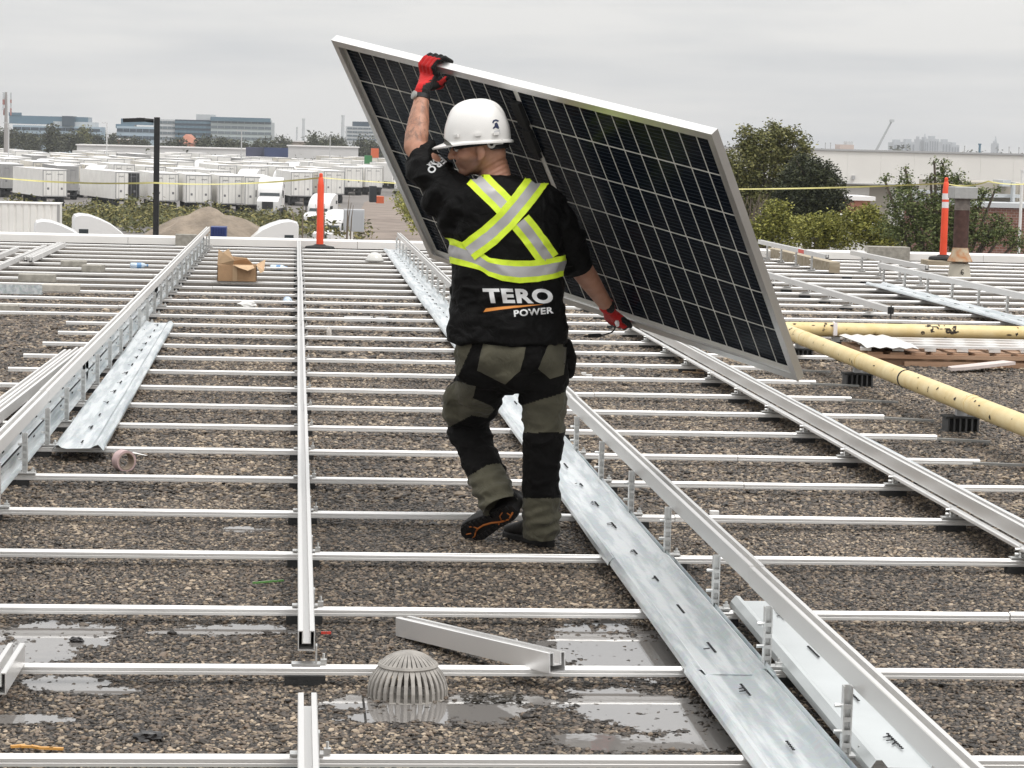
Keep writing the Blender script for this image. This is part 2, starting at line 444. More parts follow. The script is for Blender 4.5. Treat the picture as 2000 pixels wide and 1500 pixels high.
# ------------------------------------------------------------------ racking: cross rails lying on the gravel
NR = 29
YR = [5.975 + 1.006 * i for i in range(NR)]; YR[1], YR[2] = 7.025, 7.925
CPROF = [(-.018, 0), (.018, 0), (.018, .008), (.0155, .010), (.0155, .012), (.018, .014), (.018, .020), (.0155, .0245), (.010, .027), (.0035, .0272),
         (.002, .0255), (-.002, .0255), (-.0035, .0272), (-.010, .027), (-.0155, .0245), (-.018, .020), (-.018, .014), (-.0155, .012), (-.0155, .010), (-.018, .008)]
cross_x = []
padm = MB().box((0, 0, 0), (.12, .05, .032)).mesh('rubber_pad'); padm.materials.append(BLACK)
tongue = MB().box((0, 0, 0), (.34, .03, .012)).mesh('splice_bar'); tongue.materials.append(mat('splice_grey', (.30, .30, .29), .5, .7))
for i, y in enumerate(YR):
    xa = -1.87 + rng.uniform(-.03, .03) if y < 20.3 else -9.0
    xb = 3.55 + rng.uniform(-.04, .06) if y < 17.6 else (12.5 if y > 19 else 6.4)
    cross_x.append((xa, xb))
    y += rng.uniform(-.006, .006)
    t = thing('cross_rail', (xa, y, 0), f'white aluminium cross rail on the gravel, {ORD[i]} from the photo\'s bottom edge', 'rail',
              'cross rails of the solar racking')
    x = xa; ends = [xb] if xb - xa < 4 else None
    cuts = [xa]; r2 = random.Random(i)
    while cuts[-1] < xb - 4.6: cuts.append(cuts[-1] + r2.uniform(3.2, 4.4))
    cuts.append(xb)
    for a, b in zip(cuts[:-1], cuts[1:]):
        sk = r2.uniform(-.004, .004)
        mb = MB(); d = Vector((1, sk / (b - a), r2.uniform(-.003, .003) / (b - a)))
        mb.prism(CPROF, (a + .002, y, .0335), d, b - a - .004, Yv, Z); mb.build('rail', ALUX, t)
    for px_ in (-1.25, .05, 1.45, 2.82, 4.2, 5.6, 7.0):
        if xa < px_ < xb: link_mesh('rubber_pad', padm, t, (px_, y, .017))
    if y < 17.6: link_mesh('splice_bar', tongue, t, (xb + .13, y - .01, .034), (0, .03, rng.uniform(-.15, .12)))

# ------------------------------------------------------------------ racking: rails running away from the camera
RO = [(-.025, 0), (.025, 0), (.025, .058), (.0225, .060), (.010, .060), (.010, .024), (-.010, .024), (-.010, .060), (-.0225, .060), (-.025, .058)]
RI = [(-.022, .003), (.022, .003), (.022, .056), (.021, .057), (.013, .057), (.013, .021), (-.013, .021), (-.013, .057), (-.021, .057), (-.022, .056)]
def rail_part(x, y0, y1, z, parent, tilt=0.0, dx=0.0, m=None):
    mb = MB(); L = y1 - y0
    d = Vector((dx / L, 1, tilt / L))
    mb.hollow(RO, RI, (x, y0, z), d, L, -X, Z, seg=max(1, int(L / .5))); return mb.build('rail', m or ALU, parent)
# a low foot: plate, upright and bolt
fb = MB(); fb.box((0, 0, .003), (.085, .04, .006)); fb.box((.030, 0, .03), (.005, .038, .06)); fb.box((.052, 0, .010), (.018, .018, .014)); fb.tube([(.052, 0, .012), (.052, 0, .034)], .004, 6)
foot_me = fb.mesh('foot'); foot_me.materials.append(STEEL)
def post_mesh(h):
    pb = MB()
    pb.box((0, 0, .003), (.10, .045, .006))
    pb.box((-.010, 0, h / 2), (.004, .026, h)); pb.box((.010, 0, h / 2), (.004, .026, h)); pb.box((0, .011, h / 2), (.020, .004, h))
    z = .03
    while z < h - .02:
        pb.box((0, -.009, z), (.017, .005, .012)); z += .034
    for z in (h * .35, h * .72): pb.tube([(-.032, 0, z), (-.012, 0, z)], .006, 6)
    pb.tube([(.038, 0, .005), (.038, 0, .028)], .005, 6); pb.box((.038, 0, .011), (.02, .02, .01))
    me = pb.mesh('post'); me.materials.append(STEEL); return me
postH = post_mesh(.185)
def near_cross(y0, y1): return [y for y in YR if y0 < y < y1]

# the low middle rail (two pieces with a gap at the drain)
def low_rail(x, pieces, label, grp):
    t = thing('mounting_rail', (x, pieces[0][0], .061), label, 'rail', grp)
    for a, b in pieces:
        rail_part(x, a + .002, b - .002, .108, t, rng.uniform(-.003, .003), rng.uniform(-.004, .004), ALUD if x > 1 else None)
        for y in near_cross(a - .05, b):
            link_mesh('foot', foot_me, t, (x, y, .0615))
    return t
low_rail(.052, [(7.0, 13.1), (13.1, 19.2), (19.2, 25.3), (25.3, 34.75)], 'long low slotted rail down the middle of the roof, open end near the drain', 'rails running away')
low_rail(.050, [(4.6, 6.21)], 'short low slotted rail at the bottom edge of the photo, left of the dome drain', 'rails running away')

def high_rail(x, cuts, label, zt=.30, name='mounting_rail', m=None):
    t = thing(name, (x, cuts[0], .061), label, 'rail', 'rails running away')
    for a, b in zip(cuts[:-1], cuts[1:]): rail_part(x, a + .002, b - .002, zt - .06, t, rng.uniform(-.003, .003), rng.uniform(-.004, .004), m)
    for y in near_cross(cuts[0] - .05, cuts[-1]): link_mesh('post', postH, t, (x - .042, y, .0615))
    return t
tB = high_rail(1.475, [4.4, 7.43, 12.5, 18.6, 24.7, 34.6], 'tall aluminium rail on slotted posts running from bottom right up behind the worker')
tC = high_rail(-1.25, [5.0, 12.2, 18.3, 24.4, 34.9], 'tall rail on slotted posts along the left, backed by an upright galvanised sheet', zt=.315, m=ALUD)
for o in tC.children:
    if o.name.startswith('post'): o.location.x += .084
# upright sheet behind the posts of the left rail
def sheet_part(parent, name, prof, x, y0, y1, z, m=GALV, dx=0.0, holes=None):
    """open folded sheet: profile of (x,z) points given thickness downwards"""
    mb = MB(); th = .002; L = y1 - y0; n = 2 if L < 3 else max(2, int(L / .5)); r = random.Random(int(y0 * 100))
    rows = []
    for k in range(n + 1):
        y = y0 + L * k / n; w = [r.uniform(-.0022, .0022) for _ in prof]
        rows.append([Vector((x + p[0] + dx * k / n, y, z + p[1] + w[q])) for q, p in enumerate(prof)] +
                    [Vector((x + p[0] + dx * k / n, y, z + p[1] - th + w[q])) for q, p in reversed(list(enumerate(prof)))])
    mb.loft(rows); return mb.build(name, m, parent)
UP = [(.030, .0), (.004, .002), (.0, .02), (-.004, .075), (.010, .088), (.010, .100), (-.006, .112), (-.010, .20), (.006, .214)]
for a, b in ((5.0, 14.9), (14.7, 22.4), (22.2, 33.6)):
    s = sheet_part(tC, 'wind_deflector', [(p[0], p[1]) for p in UP], -1.262 - (.003 if a > 10 and a < 20 else 0), a, b, .066)
hb = MB()
for k in range(60):
    y = 10.2 + k * .34
    for j, zz in enumerate((.115, .15, .20)):
        if (k + j) % 2: hb.box((-1.2655 + .0035, y + j * .05, zz + .006), (.003, .055, .006))
hb.build('slots', HOLE, tC)

# lying galvanised sheets
FLAT = [(0, -.012), (.003, .0), (.018, .016), (.030, .016), (.044, .002), (.070, .0), (.185, .0), (.205, .016), (.222, .018), (.238, .004), (.249, -.010), (.252, .006)]
SLOTR = random.Random(3)
def lying_sheet(name, x, y0, y1, z, label, dx=0.0, prof=FLAT, pieces=None, m=GALV):
    t = thing(name, (x, y0, z - .012), label, 'metal sheet', 'galvanised wind deflector sheets')
    pieces = pieces or [(y0, y1)]
    for k, (a, b) in enumerate(pieces):
        sheet_part(t, 'sheet', prof, x + dx * (a - y0) / (y1 - y0) + (.006 if k % 2 else 0), a, b, z + .0035 * (k % 2), m, dx * (b - a) / (y1 - y0))
    hb = MB(); y = y0 + .18
    while y < y1 - .2:
        xo = x + dx * (y - y0) / (y1 - y0)
        for q in range(SLOTR.randint(6, 10)):
            hb.lathe([(.0045, -.001), (.0045, .0012)], (xo + .128, y + q * .017, z + .0062), 8)
        for q in range(SLOTR.randint(0, 3)):
            hb.box((xo + .115 + SLOTR.uniform(-.01, .01), y + .05 + q * .035, z + .0062), (.022, .004, .002), rz=SLOTR.uniform(.4, 1.2))
        y += SLOTR.uniform(.52, .62)
    hb.build('slots', HOLE, t)
    return t
lying_sheet('deflector_sheet', 1.165, 5.2, 34.2, .075, 'very long galvanised sheet lying across the rails, passing right behind the worker\'s boots', dx=.085,
            pieces=[(5.2, 6.95), (6.85, 8.85), (8.75, 14.9), (14.8, 22.3), (22.2, 34.2)])
NARROW = [(0, -.014), (.004, 0), (.020, .020), (.034, .020), (.050, .002), (.16, .0), (.166, .012)]
lying_sheet('deflector_sheet', 1.452, 5.80, 8.0, .075, 'short pale sheet lying under the tall right rail at the bottom right', dx=.045, prof=NARROW,
            m=mat('new_galvanised', (.70, .73, .73), .38, .75, var=.05, vscale=3))
lying_sheet('deflector_sheet', -1.165, 11.8, 19.85, .076, 'galvanised sheet with folded ribs lying loose right of the tall left rail', dx=-.06)
# two plain rails lying left of the tall left rail
t = thing('loose_rail', (-1.60, 10.6, .061), 'pair of loose aluminium rails lying side by side at the left edge of the photo', 'rail')
for x, y1 in ((-1.66, 16.75), (-1.60, 16.95)):
    mb = MB(); mb.hollow(RO, RI, (x - .02, 10.6, .062), Vector((.13 / 6.2, 1, 0)), y1 - 10.6, -X, Z); mb.build('rail', ALUD, t)

# right-hand low rail with ledge and sheet
tD = thing('mounting_rail', (2.83, 4.5, .061), 'low rail with a white side ledge running from under the panel to the right edge', 'rail', 'rails running away')
for a, b in ((4.5, 11.95), (11.95, 20.6)):
    rail_part(2.865, a + .002, b - .002, .118, tD, dx=rng.uniform(-.004, .006))
    mb = MB(); mb.prism([(0, 0), (.030, 0), (.030, .012), (.026, .016), (.006, .017), (0, .012)], (2.842, a, .094), Yv, b - a - .004, -X, Z); mb.build('ledge', ALUX, tD)
sheet_part(tD, 'wind_deflector', [(0, .0), (.012, .012), (.03, .012), (.11, -.05), (.15, -.075), (.16, -.07)], 2.895, 4.6, 20.4, .152)
pm = post_mesh(.05)
for y in near_cross(4.5, 20.6): link_mesh('post', pm, tD, (2.826, y, .0615))

# farther rails behind the panel on the right
def rail_on_posts(x, y0, y1, zt, label, redmark=None):
    t = high_rail(x, [y0, y1], label, zt, m=ALUD)
    if redmark:
        mb = MB(); mb.box((x - .0265, redmark, zt - .03), (.003, .35, .05)); mb.build('red_tape_mark', mat('red_tape', (.75, .10, .07), .5), t)
    return t
t = low_rail(5.61, [(22.28, 34.4)], 'low rail with a black capped end behind the panel\'s right edge', 'rails running away')
mb = MB(); mb.box((5.61, 22.27, .135), (.056, .02, .066)); mb.tube([(5.61, 22.26, .06), (5.61, 22.26, .18)], .007, 6); mb.build('end_cap', BLACK, t)
rail_on_posts(7.02, 18.0, 28.5, .30, 'tall rail on posts at the right edge, below the orange post')
rail_on_posts(7.47, 28.0, 31.9, .30, 'short rail on posts before the parapet, left of the rusty vent pipe')
rail_on_posts(6.80, 30.4, 34.95, .30, 'tall rail on posts with a red tape mark by the parapet', 31.9)
lying_sheet('deflector_sheet', 6.60, 20.5, 27.7, .09, 'pale blue-grey galvanised sheet lying in front of the tall rail at right', dx=.06)
rail_on_posts(9.6, 22.0, 30.5, .30, 'tall rail on posts at the far right edge, right of the vent pipe')
mb = MB(); mb.box((7.06, 33.2, .10), (.14, 4.2, .14)); o = mb.build('timber_beam', WOOD); tag(o, 'long pale timber beam lying beside the tall rail with the red mark', 'beam')

# rails and rubbish on the left, far back
def loose(x, y0, y1, label, dx=0.0, z=.062):
    t = thing('loose_rail', (x, y0, z), label, 'rail', 'loose rails')
    mb = MB(); mb.hollow(RO, RI, (x, y0, z), Vector((dx / (y1 - y0), 1, 0)), y1 - y0, -X, Z); mb.build('rail', ALUD, t); return t
loose(-3.30, 26.6, 32.3, 'loose rail at the left edge, leading to the parapet')
loose(-3.20, 29.1, 33.2, 'loose rail with open end, left one of a pair near the parapet at left')
loose(-3.13, 29.0, 33.1, 'loose rail with open end, right one of a pair near the parapet at left')
loose(-3.58, 27.5, 31.6, 'loose rail half cut by the left edge of the photo')
t = thing('loose_channel', (-3.4, 23.3, .06), 'grey galvanised channel lying crosswise at the left edge', 'channel')
mb = MB(); mb.prism([(0, 0), (.09, 0), (.09, .004), (.004, .004), (.004, .09), (0, .09)], (-4.4, 23.28, .062), X, 2.0, Yv, Z); mb.build('channel', GALV, t)
t = thing('loose_rail_piece', (-.745, 6.85, .06), 'sawn end of a slotted rail cut off by the left edge near the bottom', 'rail')
mb = MB(); mb.hollow(RO, RI, (-.80, 6.62, .062), Vector((.02, 1, 0)), .40, -X, Z); mb.build('rail', ALU, t)

# offcut lying across a cross rail by the drain
a, b = Vector((.372, 7.72, .008)), Vector((.79, 6.93, .063))
d = (b - a).normalized(); sd = d.cross(Z).normalized(); up = sd.cross(d)
t = thing('rail_offcut', (.6, 7.5, 0), 'slotted rail offcut lying askew over a cross rail, right of the drain', 'rail offcut')
mb = MB(); mb.hollow([(p[0] * 1.15, p[1] * 1.02) for p in RO], [(p[0] * 1.13, p[1] * 1.01) for p in RI], a, d, (b - a).length, sd * -1, up); mb.build('rail', ALUR, t)

# ------------------------------------------------------------------ dome drain
PLAST = mat('pale_plastic', (.31, .29, .265), .6, var=.2, vscale=25)
dc = Vector((.347, 6.878, .026))
t = thing('roof_drain', dc, 'pale slotted plastic dome of a roof drain standing in a puddle', 'drain')
RB = .117
mb = MB()
mb.lathe([(.120, -.026), (.120, -.021), (.111, -.018)], dc, 40)
mb.lathe([(.086, .066), (.089, .070), (.085, .077), (.068, .076), (.064, .068)], dc, 40)
mb.lathe([(.036, .102), (.032, .107), (.012, .111), (.001, .112)], dc, 24)
mb.build('dome_ring', PLAST, t, smooth=True, angle=40)
rm = MB()
zs = [-.022, .006, .028, .046, .059, .069]
pr = [(RB * (1 - .30 * (max(0, z) / .069) ** 2.0), z) for z in zs]
for k in range(34):
    a = 2 * math.pi * k / 34; c, s = math.cos(a), math.sin(a); tdir = Vector((-s, c, 0))
    rb = MB(); rings = []
    for r, z in pr:
        p = dc + Vector((c * r, s * r, z)); w = .0052 if z < .052 else .007
        rin = Vector((c, s, 0)) * .007
        rings.append([p - tdir * w, p + tdir * w, p + tdir * w - rin, p - tdir * w - rin])
    rb.loft(rings); rb.build('rib', PLAST, t)
for k in range(34):
    a = 2 * math.pi * (k + .5) / 34; c, s = math.cos(a), math.sin(a); tdir = Vector((-s, c, 0)); rb = MB(); rings = []
    for r, z, w in ((.086, .074, .0058), (.066, .091, .0048), (.046, .102, .0036), (.028, .108, .0028)):
        p = dc + Vector((c * r, s * r, z)); rings.append([p - tdir * w, p + tdir * w, p + tdir * w - Z * .006, p - tdir * w - Z * .006])
    rb.loft(rings); rb.build('top_rib', PLAST, t)
mb = MB(); mb.lathe([(.10, -.021), (.10, -.019), (.03, -.019)], dc, 24); mb.build('sump', HOLE, t)
# leaf litter and dark slab by the drain
mb = MB(); r2 = random.Random(4)
for k in range(90):
    p = Vector((.345 + .25 + r2.uniform(-.09, .09), 6.82 + r2.uniform(-.05, .05), .006 + r2.random() * .008)); q = Matrix.Rotation(r2.random() * 6.3, 3, 'Z')
    mb.add([p + q @ Vector(v) for v in ((-.012, -.004, 0), (.012, -.003, .004), (.010, .005, 0), (-.011, .004, .003))], [(0, 1, 2, 3)])
o = mb.build('leaf_litter', mat('dark_litter', (.03, .025, .018), .8)); tag(o, 'patch of dark soggy leaves in the puddle right of the drain', 'leaves', kind='stuff')

# ------------------------------------------------------------------ small litter on the roof
PAPER = mat('white_wrapper', (.75, .74, .72), .5, var=.06, vscale=30)
TAPE = mat('pink_tape', (.50, .36, .35), .5, var=.15, vscale=40)
t = thing('tape_roll', (-.80, 11.55, 0), 'pinkish roll of tape lying on its side below the loose left sheet', 'tape roll')
c = Vector((-.80, 11.55, .052)); ax = Vector((.55, -.83, 0)).normalized(); Q = ax.to_track_quat('Z', 'Y').to_matrix()
def ringpart(r0, r1, h, n=28):
    m = MB(); rr = []
    for rad, z in ((r0, -h), (r1, -h), (r1, h), (r0, h), (r0, -h)):
        rr.append([c + Q @ Vector((rad * math.cos(6.2832 * k / n), rad * math.sin(6.2832 * k / n), z)) for k in range(n)])
    m.loft(rr, cap=False); return m
ringpart(.042, .052, .026).build('tape', TAPE, t, smooth=True, angle=40)
ringpart(.038, .042, .027).build('core', mat('card_core', (.28, .22, .17), .8), t, smooth=True, angle=40)
mb = MB(); mb.add([(-.765, 11.56, .09), (-.70, 11.58, .075), (-.69, 11.62, .07), (-.76, 11.61, .088)], [(0, 1, 2, 3)]); mb.build('loose_end', PAPER, t)

CARD = mat('cardboard', (.40, .25, .14), .85, var=.12, vscale=8, bump=.2, bscale=90)
CARDI = mat('cardboard_inside', (.52, .36, .22), .85, var=.1, vscale=8)
t = thing('cardboard_box', (-.60, 26.3, 0), 'torn open brown cardboard box standing on the rails', 'box')
bx, by, bw_, bd, bh = -.62, 26.2, .42, .36, .17
def wallq(p0, p1, h0, h1, name, m=CARD, lean=0.0):
    p0, p1 = Vector(p0), Vector(p1); n = (p1 - p0).cross(Z).normalized() * .006; q = MB()
    top = (p1 - p0).cross(Z).normalized() * lean
    v = [p0, p1, p1 + Z * h1 + top, p0 + Z * h0 + top]; q.add(v + [a - n for a in v], [(0, 1, 2, 3), (7, 6, 5, 4), (0, 4, 5, 1), (1, 5, 6, 2), (2, 6, 7, 3), (3, 7, 4, 0)])
    return q.build(name, m, t)
z0 = .064
A, B, C_, D = (bx - bw_ / 2, by - bd / 2, z0), (bx + bw_ / 2, by - bd / 2, z0), (bx + bw_ / 2, by + bd / 2, z0), (bx - bw_ / 2, by + bd / 2, z0)
wallq(A, B, bh, bh, 'front_wall'); wallq(B, C_, bh, bh, 'side_wall'); wallq(C_, D, bh, bh, 'back_wall', CARDI); wallq(D, A, bh, bh, 'side_wall')
mb = MB(); mb.box((bx, by, z0 + .006), (bw_ - .02, bd - .02, .006)); mb.build('bottom', CARDI, t)
def flap(pts, m=CARDI):
    q = MB(); n = len(pts); pts = [Vector(p) for p in pts]
    q.add(pts + [p + Vector((0, .004, .006)) for p in pts], [tuple(range(n)), tuple(range(2 * n - 1, n - 1, -1))] + [(i, (i + 1) % n, n + (i + 1) % n, n + i) for i in range(n)]); q.build('flap', m, t)
zt = z0 + bh
flap([(bx - .21, by - .17, zt), (bx - .05, by - .17, zt - .01), (bx - .03, by - .20, zt + .05), (bx - .09, by - .16, zt + .17), (bx - .15, by - .18, zt + .13), (bx - .20, by - .13, zt + .16)])
flap([(bx - .04, by - .18, zt), (bx + .17, by - .18, zt), (bx + .19, by - .27, zt - .02), (bx + .12, by - .29, zt - .05), (bx + .02, by - .27, zt - .02)])
flap([(bx + .21, by - .17, zt), (bx + .21, by + .12, zt), (bx + .30, by + .10, zt + .05), (bx + .29, by - .14, zt - .06), (bx + .25, by - .19, zt - .08)])
flap([(bx - .18, by + .17, zt), (bx + .16, by + .17, zt), (bx + .10, by + .12, zt + .06), (bx - .12, by + .15, zt + .08)])
mb = MB(); mb.box((bx - .02, by - .184, z0 + bh / 2), (.05, .004, bh)); mb.build('tape_strip', CARDI, t)

BLUE = mat('blue_plastic', (.12, .28, .52), .3); CLEARB = mat('clear_bottle', (.55, .66, .78), .15, spec=.8, coat=.4)
def bottle(p, ang, label, cap=BLUE, L=.20, r=.033):
    t = thing('water_bottle', p, label, 'bottle', 'empty water bottles'); d = Vector((math.cos(ang), math.sin(ang), 0)); c = Vector(p) + Z * (r + .002); Qm = d.to_track_quat('Z', 'Y').to_matrix()
    def la(prof, name, m):
        mb = MB(); mb.loft([[c + Qm @ Vector((a * math.cos(6.2832 * k / 14), a * math.sin(6.2832 * k / 14), z)) for k in range(14)] for a, z in prof]); mb.build(name, m, t, smooth=True, angle=45)
    la([(r * .7, -L / 2), (r, -L / 2 + .01), (r, -.03), (r * .92, -.02), (r, -.01), (r, L * .2), (r * .75, L * .33), (.013, L * .42), (.013, L * .46)], 'bottle_body', CLEARB)
    la([(.015, L * .46), (.015, L * .54)], 'cap', cap); la([(r * 1.02, -.03), (r * 1.02, L * .12)], 'label_band', cap)
bottle((-1.80, 28.15, .062), .3, 'crushed water bottle with blue label lying on rails left of the tall left rail')
bottle((-.062, 23.2, .0), -1.5, 'blue ended bottle lying beside the middle rail', L=.16, r=.045)
bottle((-.20, 29.5, .0), .1, 'small bottle lying far back, right of the cardboard box')
t = thing('paper_wrapper', (-.43, 22.6, .03), 'crumpled white wrapper lying between the cardboard box and the viewer', 'wrapper')
def crumple(name, c, sz, m, seed, parent=None):
    bm = bmesh.new(); bmesh.ops.create_icosphere(bm, subdivisions=3, radius=1.0)
    for v in bm.verts:
        f = .7 + .6 * abs(noise.noise(v.co * 1.9 + Vector((seed, 0, 0)))) + .18 * noise.noise(v.co * 5)
        v.co = Vector((v.co.x * sz[0], v.co.y * sz[1], v.co.z * sz[2])) * f
    me = bpy.data.meshes.new(name); bm.to_mesh(me); bm.free(); me.materials.append(m)
    o = bpy.data.objects.new(name, me); COL.objects.link(o); o.parent = parent
    o.location = Vector(c) - (wloc(parent) if parent else Vector((0, 0, 0))); return o
crumple('wrapper_body', (-.43, 22.6, .045), (.10, .07, .045), PAPER, 3, t)
t = thing('plastic_bag', (.29, 19.15, 0), 'torn scrap of clear plastic film on the gravel right of the middle rail', 'plastic scrap')
FILM = mat('plastic_film', (.56, .52, .48), .25, coat=.3)
for k, (dx, dy, dz, sx, sy, sz) in enumerate(((0, 0, .02, .10, .05, .02), (-.01, 0, .07, .022, .02, .055), (.10, -.02, .015, .08, .04, .012))):
    crumple('film', (.29 + dx, 19.15 + dy, dz + .01), (sx, sy, sz), FILM, 10 + k, t)
t = thing('rail_offcut', (.62, 21.1, 0), 'two short black ended rail offcuts left of the long sheet', 'rail offcut')
for x0, L in ((.44, .25), (.715, .11)):
    mb = MB(); mb.hollow(RO, RI, (x0, 21.15, .004), Vector((1, -.12, .02)).normalized(), L, Yv, Z); mb.build('rail', ALU, t)
    mb = MB(); mb.box((x0 + L * .985, 21.15 - L * .117, .036), (.03, .05, .056)); mb.build('end_cap', BLACK, t)
t = thing('clear_cake_dome', (1.0, 31.0, 0), 'small clear plastic dome lying left of the long sheet far back', 'dome')
mb = MB(); mb.lathe([(.12, .0), (.115, .02), (.085, .08), (.04, .11), (.001, .115)], (1.02, 31.0, .062), 20); mb.build('dome', mat('clear_lid', (.62, .61, .58), .2, coat=.4), t, smooth=True)
# crumbs of foam, splinters and coloured scraps
def scraps(label, name, pts, m, sz, seed):
    r = random.Random(seed); mb = MB()
    for p in pts:
        c = onz(p[0], p[1], .014); M3 = Matrix.Rotation(r.uniform(-.6, .6), 3, 'Z'); k = r.uniform(.7, 1.3)
        mb.box(c, (sz[0] * k, sz[1] * k, sz[2]), M=M3)
    o = mb.build(name, m); tag(o, label, 'litter', kind='stuff')
scraps('white foam crumbs right of the worker\'s legs', 'foam_crumbs', [(1212, 674), (1165, 722), (1140, 730), (1150, 734), (1215, 736), (1255, 719), (1178, 688), (1395, 1002), (1448, 1012)], PAPER, (.035, .03, .02), 1)
scraps('pale wood splinters scattered near the low right rail', 'wood_splinters', [(1320 + 4 * k, 716 + (k * 7) % 13) for k in range(14)], mat('fresh_splinter', (.55, .38, .24), .8), (.09, .012, .008), 2)
scraps('green plastic straw lying on the gravel left of the middle rail', 'green_straw', [(500, 1138), (512, 1137), (524, 1136), (536, 1135), (548, 1134)], mat('green_plastic', (.10, .25, .06), .4), (.022, .006, .006), 5)
scraps('orange strip lying on the gravel at bottom left', 'orange_strip', [(35, 1457), (52, 1458), (70, 1459), (90, 1461), (110, 1462)], mat('orange_plastic', (.65, .33, .08), .4), (.032, .01, .006), 6)
scraps('red scrap by the open end of the middle rail', 'red_scrap', [(632, 1236), (642, 1236)], mat('red_plastic', (.6, .06, .04), .4), (.02, .008, .008), 7)
for k_, (px_, py_, s_) in enumerate(((290, 1440, .035), (302, 1438, .022), (150, 1250, .020))):
    o = crumple('dark_stone', onz(px_, py_, .012), (s_ * 1.3, s_ * .8, s_ * .55), mat('wet_black_stone', (.02, .018, .018), .3), 40 + k_); tag(o, ('black stone lying on the gravel at bottom left', 'smaller black stone touching the big black one', 'black stone in the puddle at left')[k_], 'stone', 'dark stones')

# pavers and blocks
def block(p, d, label, m=CONC, rz=0.0, name='paver_block', cat='block'):
    mb = MB(); mb.box((0, 0, d[2] / 2), d)
    o = mb.build(name, m, loc=(0, 0, 0)); o.location = p; o.rotation_euler[2] = rz
    bv = o.modifiers.new('bevel', 'BEVEL'); bv.width = .006; bv.segments = 2
    return tag(o, label, cat, 'loose blocks on the roof')
block((-2.56, 28.3, .06), (.30, .22, .07), 'brown concrete block left of the two that lie below the left trailers', rz=.1)
block((-2.25, 27.3, .06), (.22, .2, .08), 'small brown block just left of the crushed water bottle', rz=-.2)
block((-2.66, 25.3, .06), (.38, .2, .08), 'brown block behind the grey channel at left', rz=.05)
block((-2.28, 23.8, .06), (.36, .2, .07), 'pale block at the end of the grey channel', mat('pale_concrete', (.5, .47, .42), .9, var=.1, bump=.3), rz=-.06)
block((-2.62, 21.3, .0), (.44, .2, .10), 'brown block cut by the left edge, at the end of a rail', rz=.03)
block((-1.56, 34.85, .0), (.30, .16, .20), 'brown block standing against the parapet behind the tall left rail')
block((-1.35, 22.7, .06), (.16, .15, .06), 'small pale block against the tall left rail', mat('pale_concrete', (.5, .47, .42), .9))
block((8.75, 35.1, .0), (.62, .3, .235), 'grey-brown concrete block set on the parapet left of the right orange post')
block((-.78, 27.0, .06), (.14, .15, .06), 'small brown block left of the cardboard box')

# ------------------------------------------------------------------ delineator posts and caution tape
ORANGE = mat('orange_plastic_post', (.86, .085, .03), .45, var=.06, vscale=5)
REFL = mat('reflective_white', (.85, .80, .80), .35)
def delineator(x, y, z, h, label, bands, on=None):
    t = thing('delineator_post', (x, y, z), label, 'traffic post', 'orange delineator posts')
    mb = MB(); n = 8
    mb.lathe([(.21, 0), (.215, .02), (.20, .045), (.09, .06), (.07, .075)], (x, y, z), n); mb.build('base', BLACK, t)
    w = .052
    pr = [(.052, .06), (.050, .35), (.046, h - .16), (.042, h - .14), (.034, h - .06), (.026, h - .05), (.026, h), (.012, h + .012)]
    mb = MB(); mb.lathe(pr, (x, y, z), 20); mb.build('post', ORANGE, t, smooth=True, angle=35)
    for zb, hb in bands:
        mb = MB(); mb.lathe([(.0485, zb), (.0475, zb + hb)], (x, y, z), 20); mb.build('reflective_band', REFL, t, smooth=True, angle=50)
delineator(.352, 34.7, .03, 1.08, 'plain orange delineator post by the parapet, left of the panel', [])
delineator(9.19, 33.6, .12, 1.16, 'orange delineator post with two white reflective bands beside the rusty vent pipe', [(.86, .085), (.74, .085)])
block((9.13, 33.6, .0), (.42, .40, .118), 'timber block under the black base of the right orange post', WOOD)
CAUT = mat('yellow_tape', (.62, .57, .22), .45, var=.12, vscale=6)
def ribbon(pts, w, label):
    mb = MB(); rows = []
    n = len(pts) - 1
    for k in range(121):
        s = k / 120 * n; i = min(int(s), n - 1); f = s - i; p = Vector(pts[i]).lerp(Vector(pts[i + 1]), f)
        p.z -= .05 * 4 * f * (1 - f); tw = .25 + .75 * math.sin(s * 5.1 + 1)
        u = Vector((0, math.sin(tw), math.cos(tw))) * w / 2
        rows.append([p - u, p - u + Vector((0, .002, 0)), p + u + Vector((0, .002, 0)), p + u])
    mb.loft(rows); o = mb.build('caution_tape', CAUT); tag(o, label, 'tape')
ribbon([aty(-60, 341, 34.7), aty(300, 357, 34.7), aty(626, 347, 34.7)], .024, 'yellow caution tape strung left of the plain orange post, across the trailers')
ribbon([aty(628, 347, 34.7), aty(1150, 366, 34.2), aty(1847, 358, 33.6)], .022, 'yellow caution tape strung between the two orange posts, behind worker and panel')
ribbon([aty(1847, 358, 33.6), aty(1930, 354, 33.4), aty(2050, 352, 33.2)], .022, 'yellow caution tape strung right of the banded orange post')

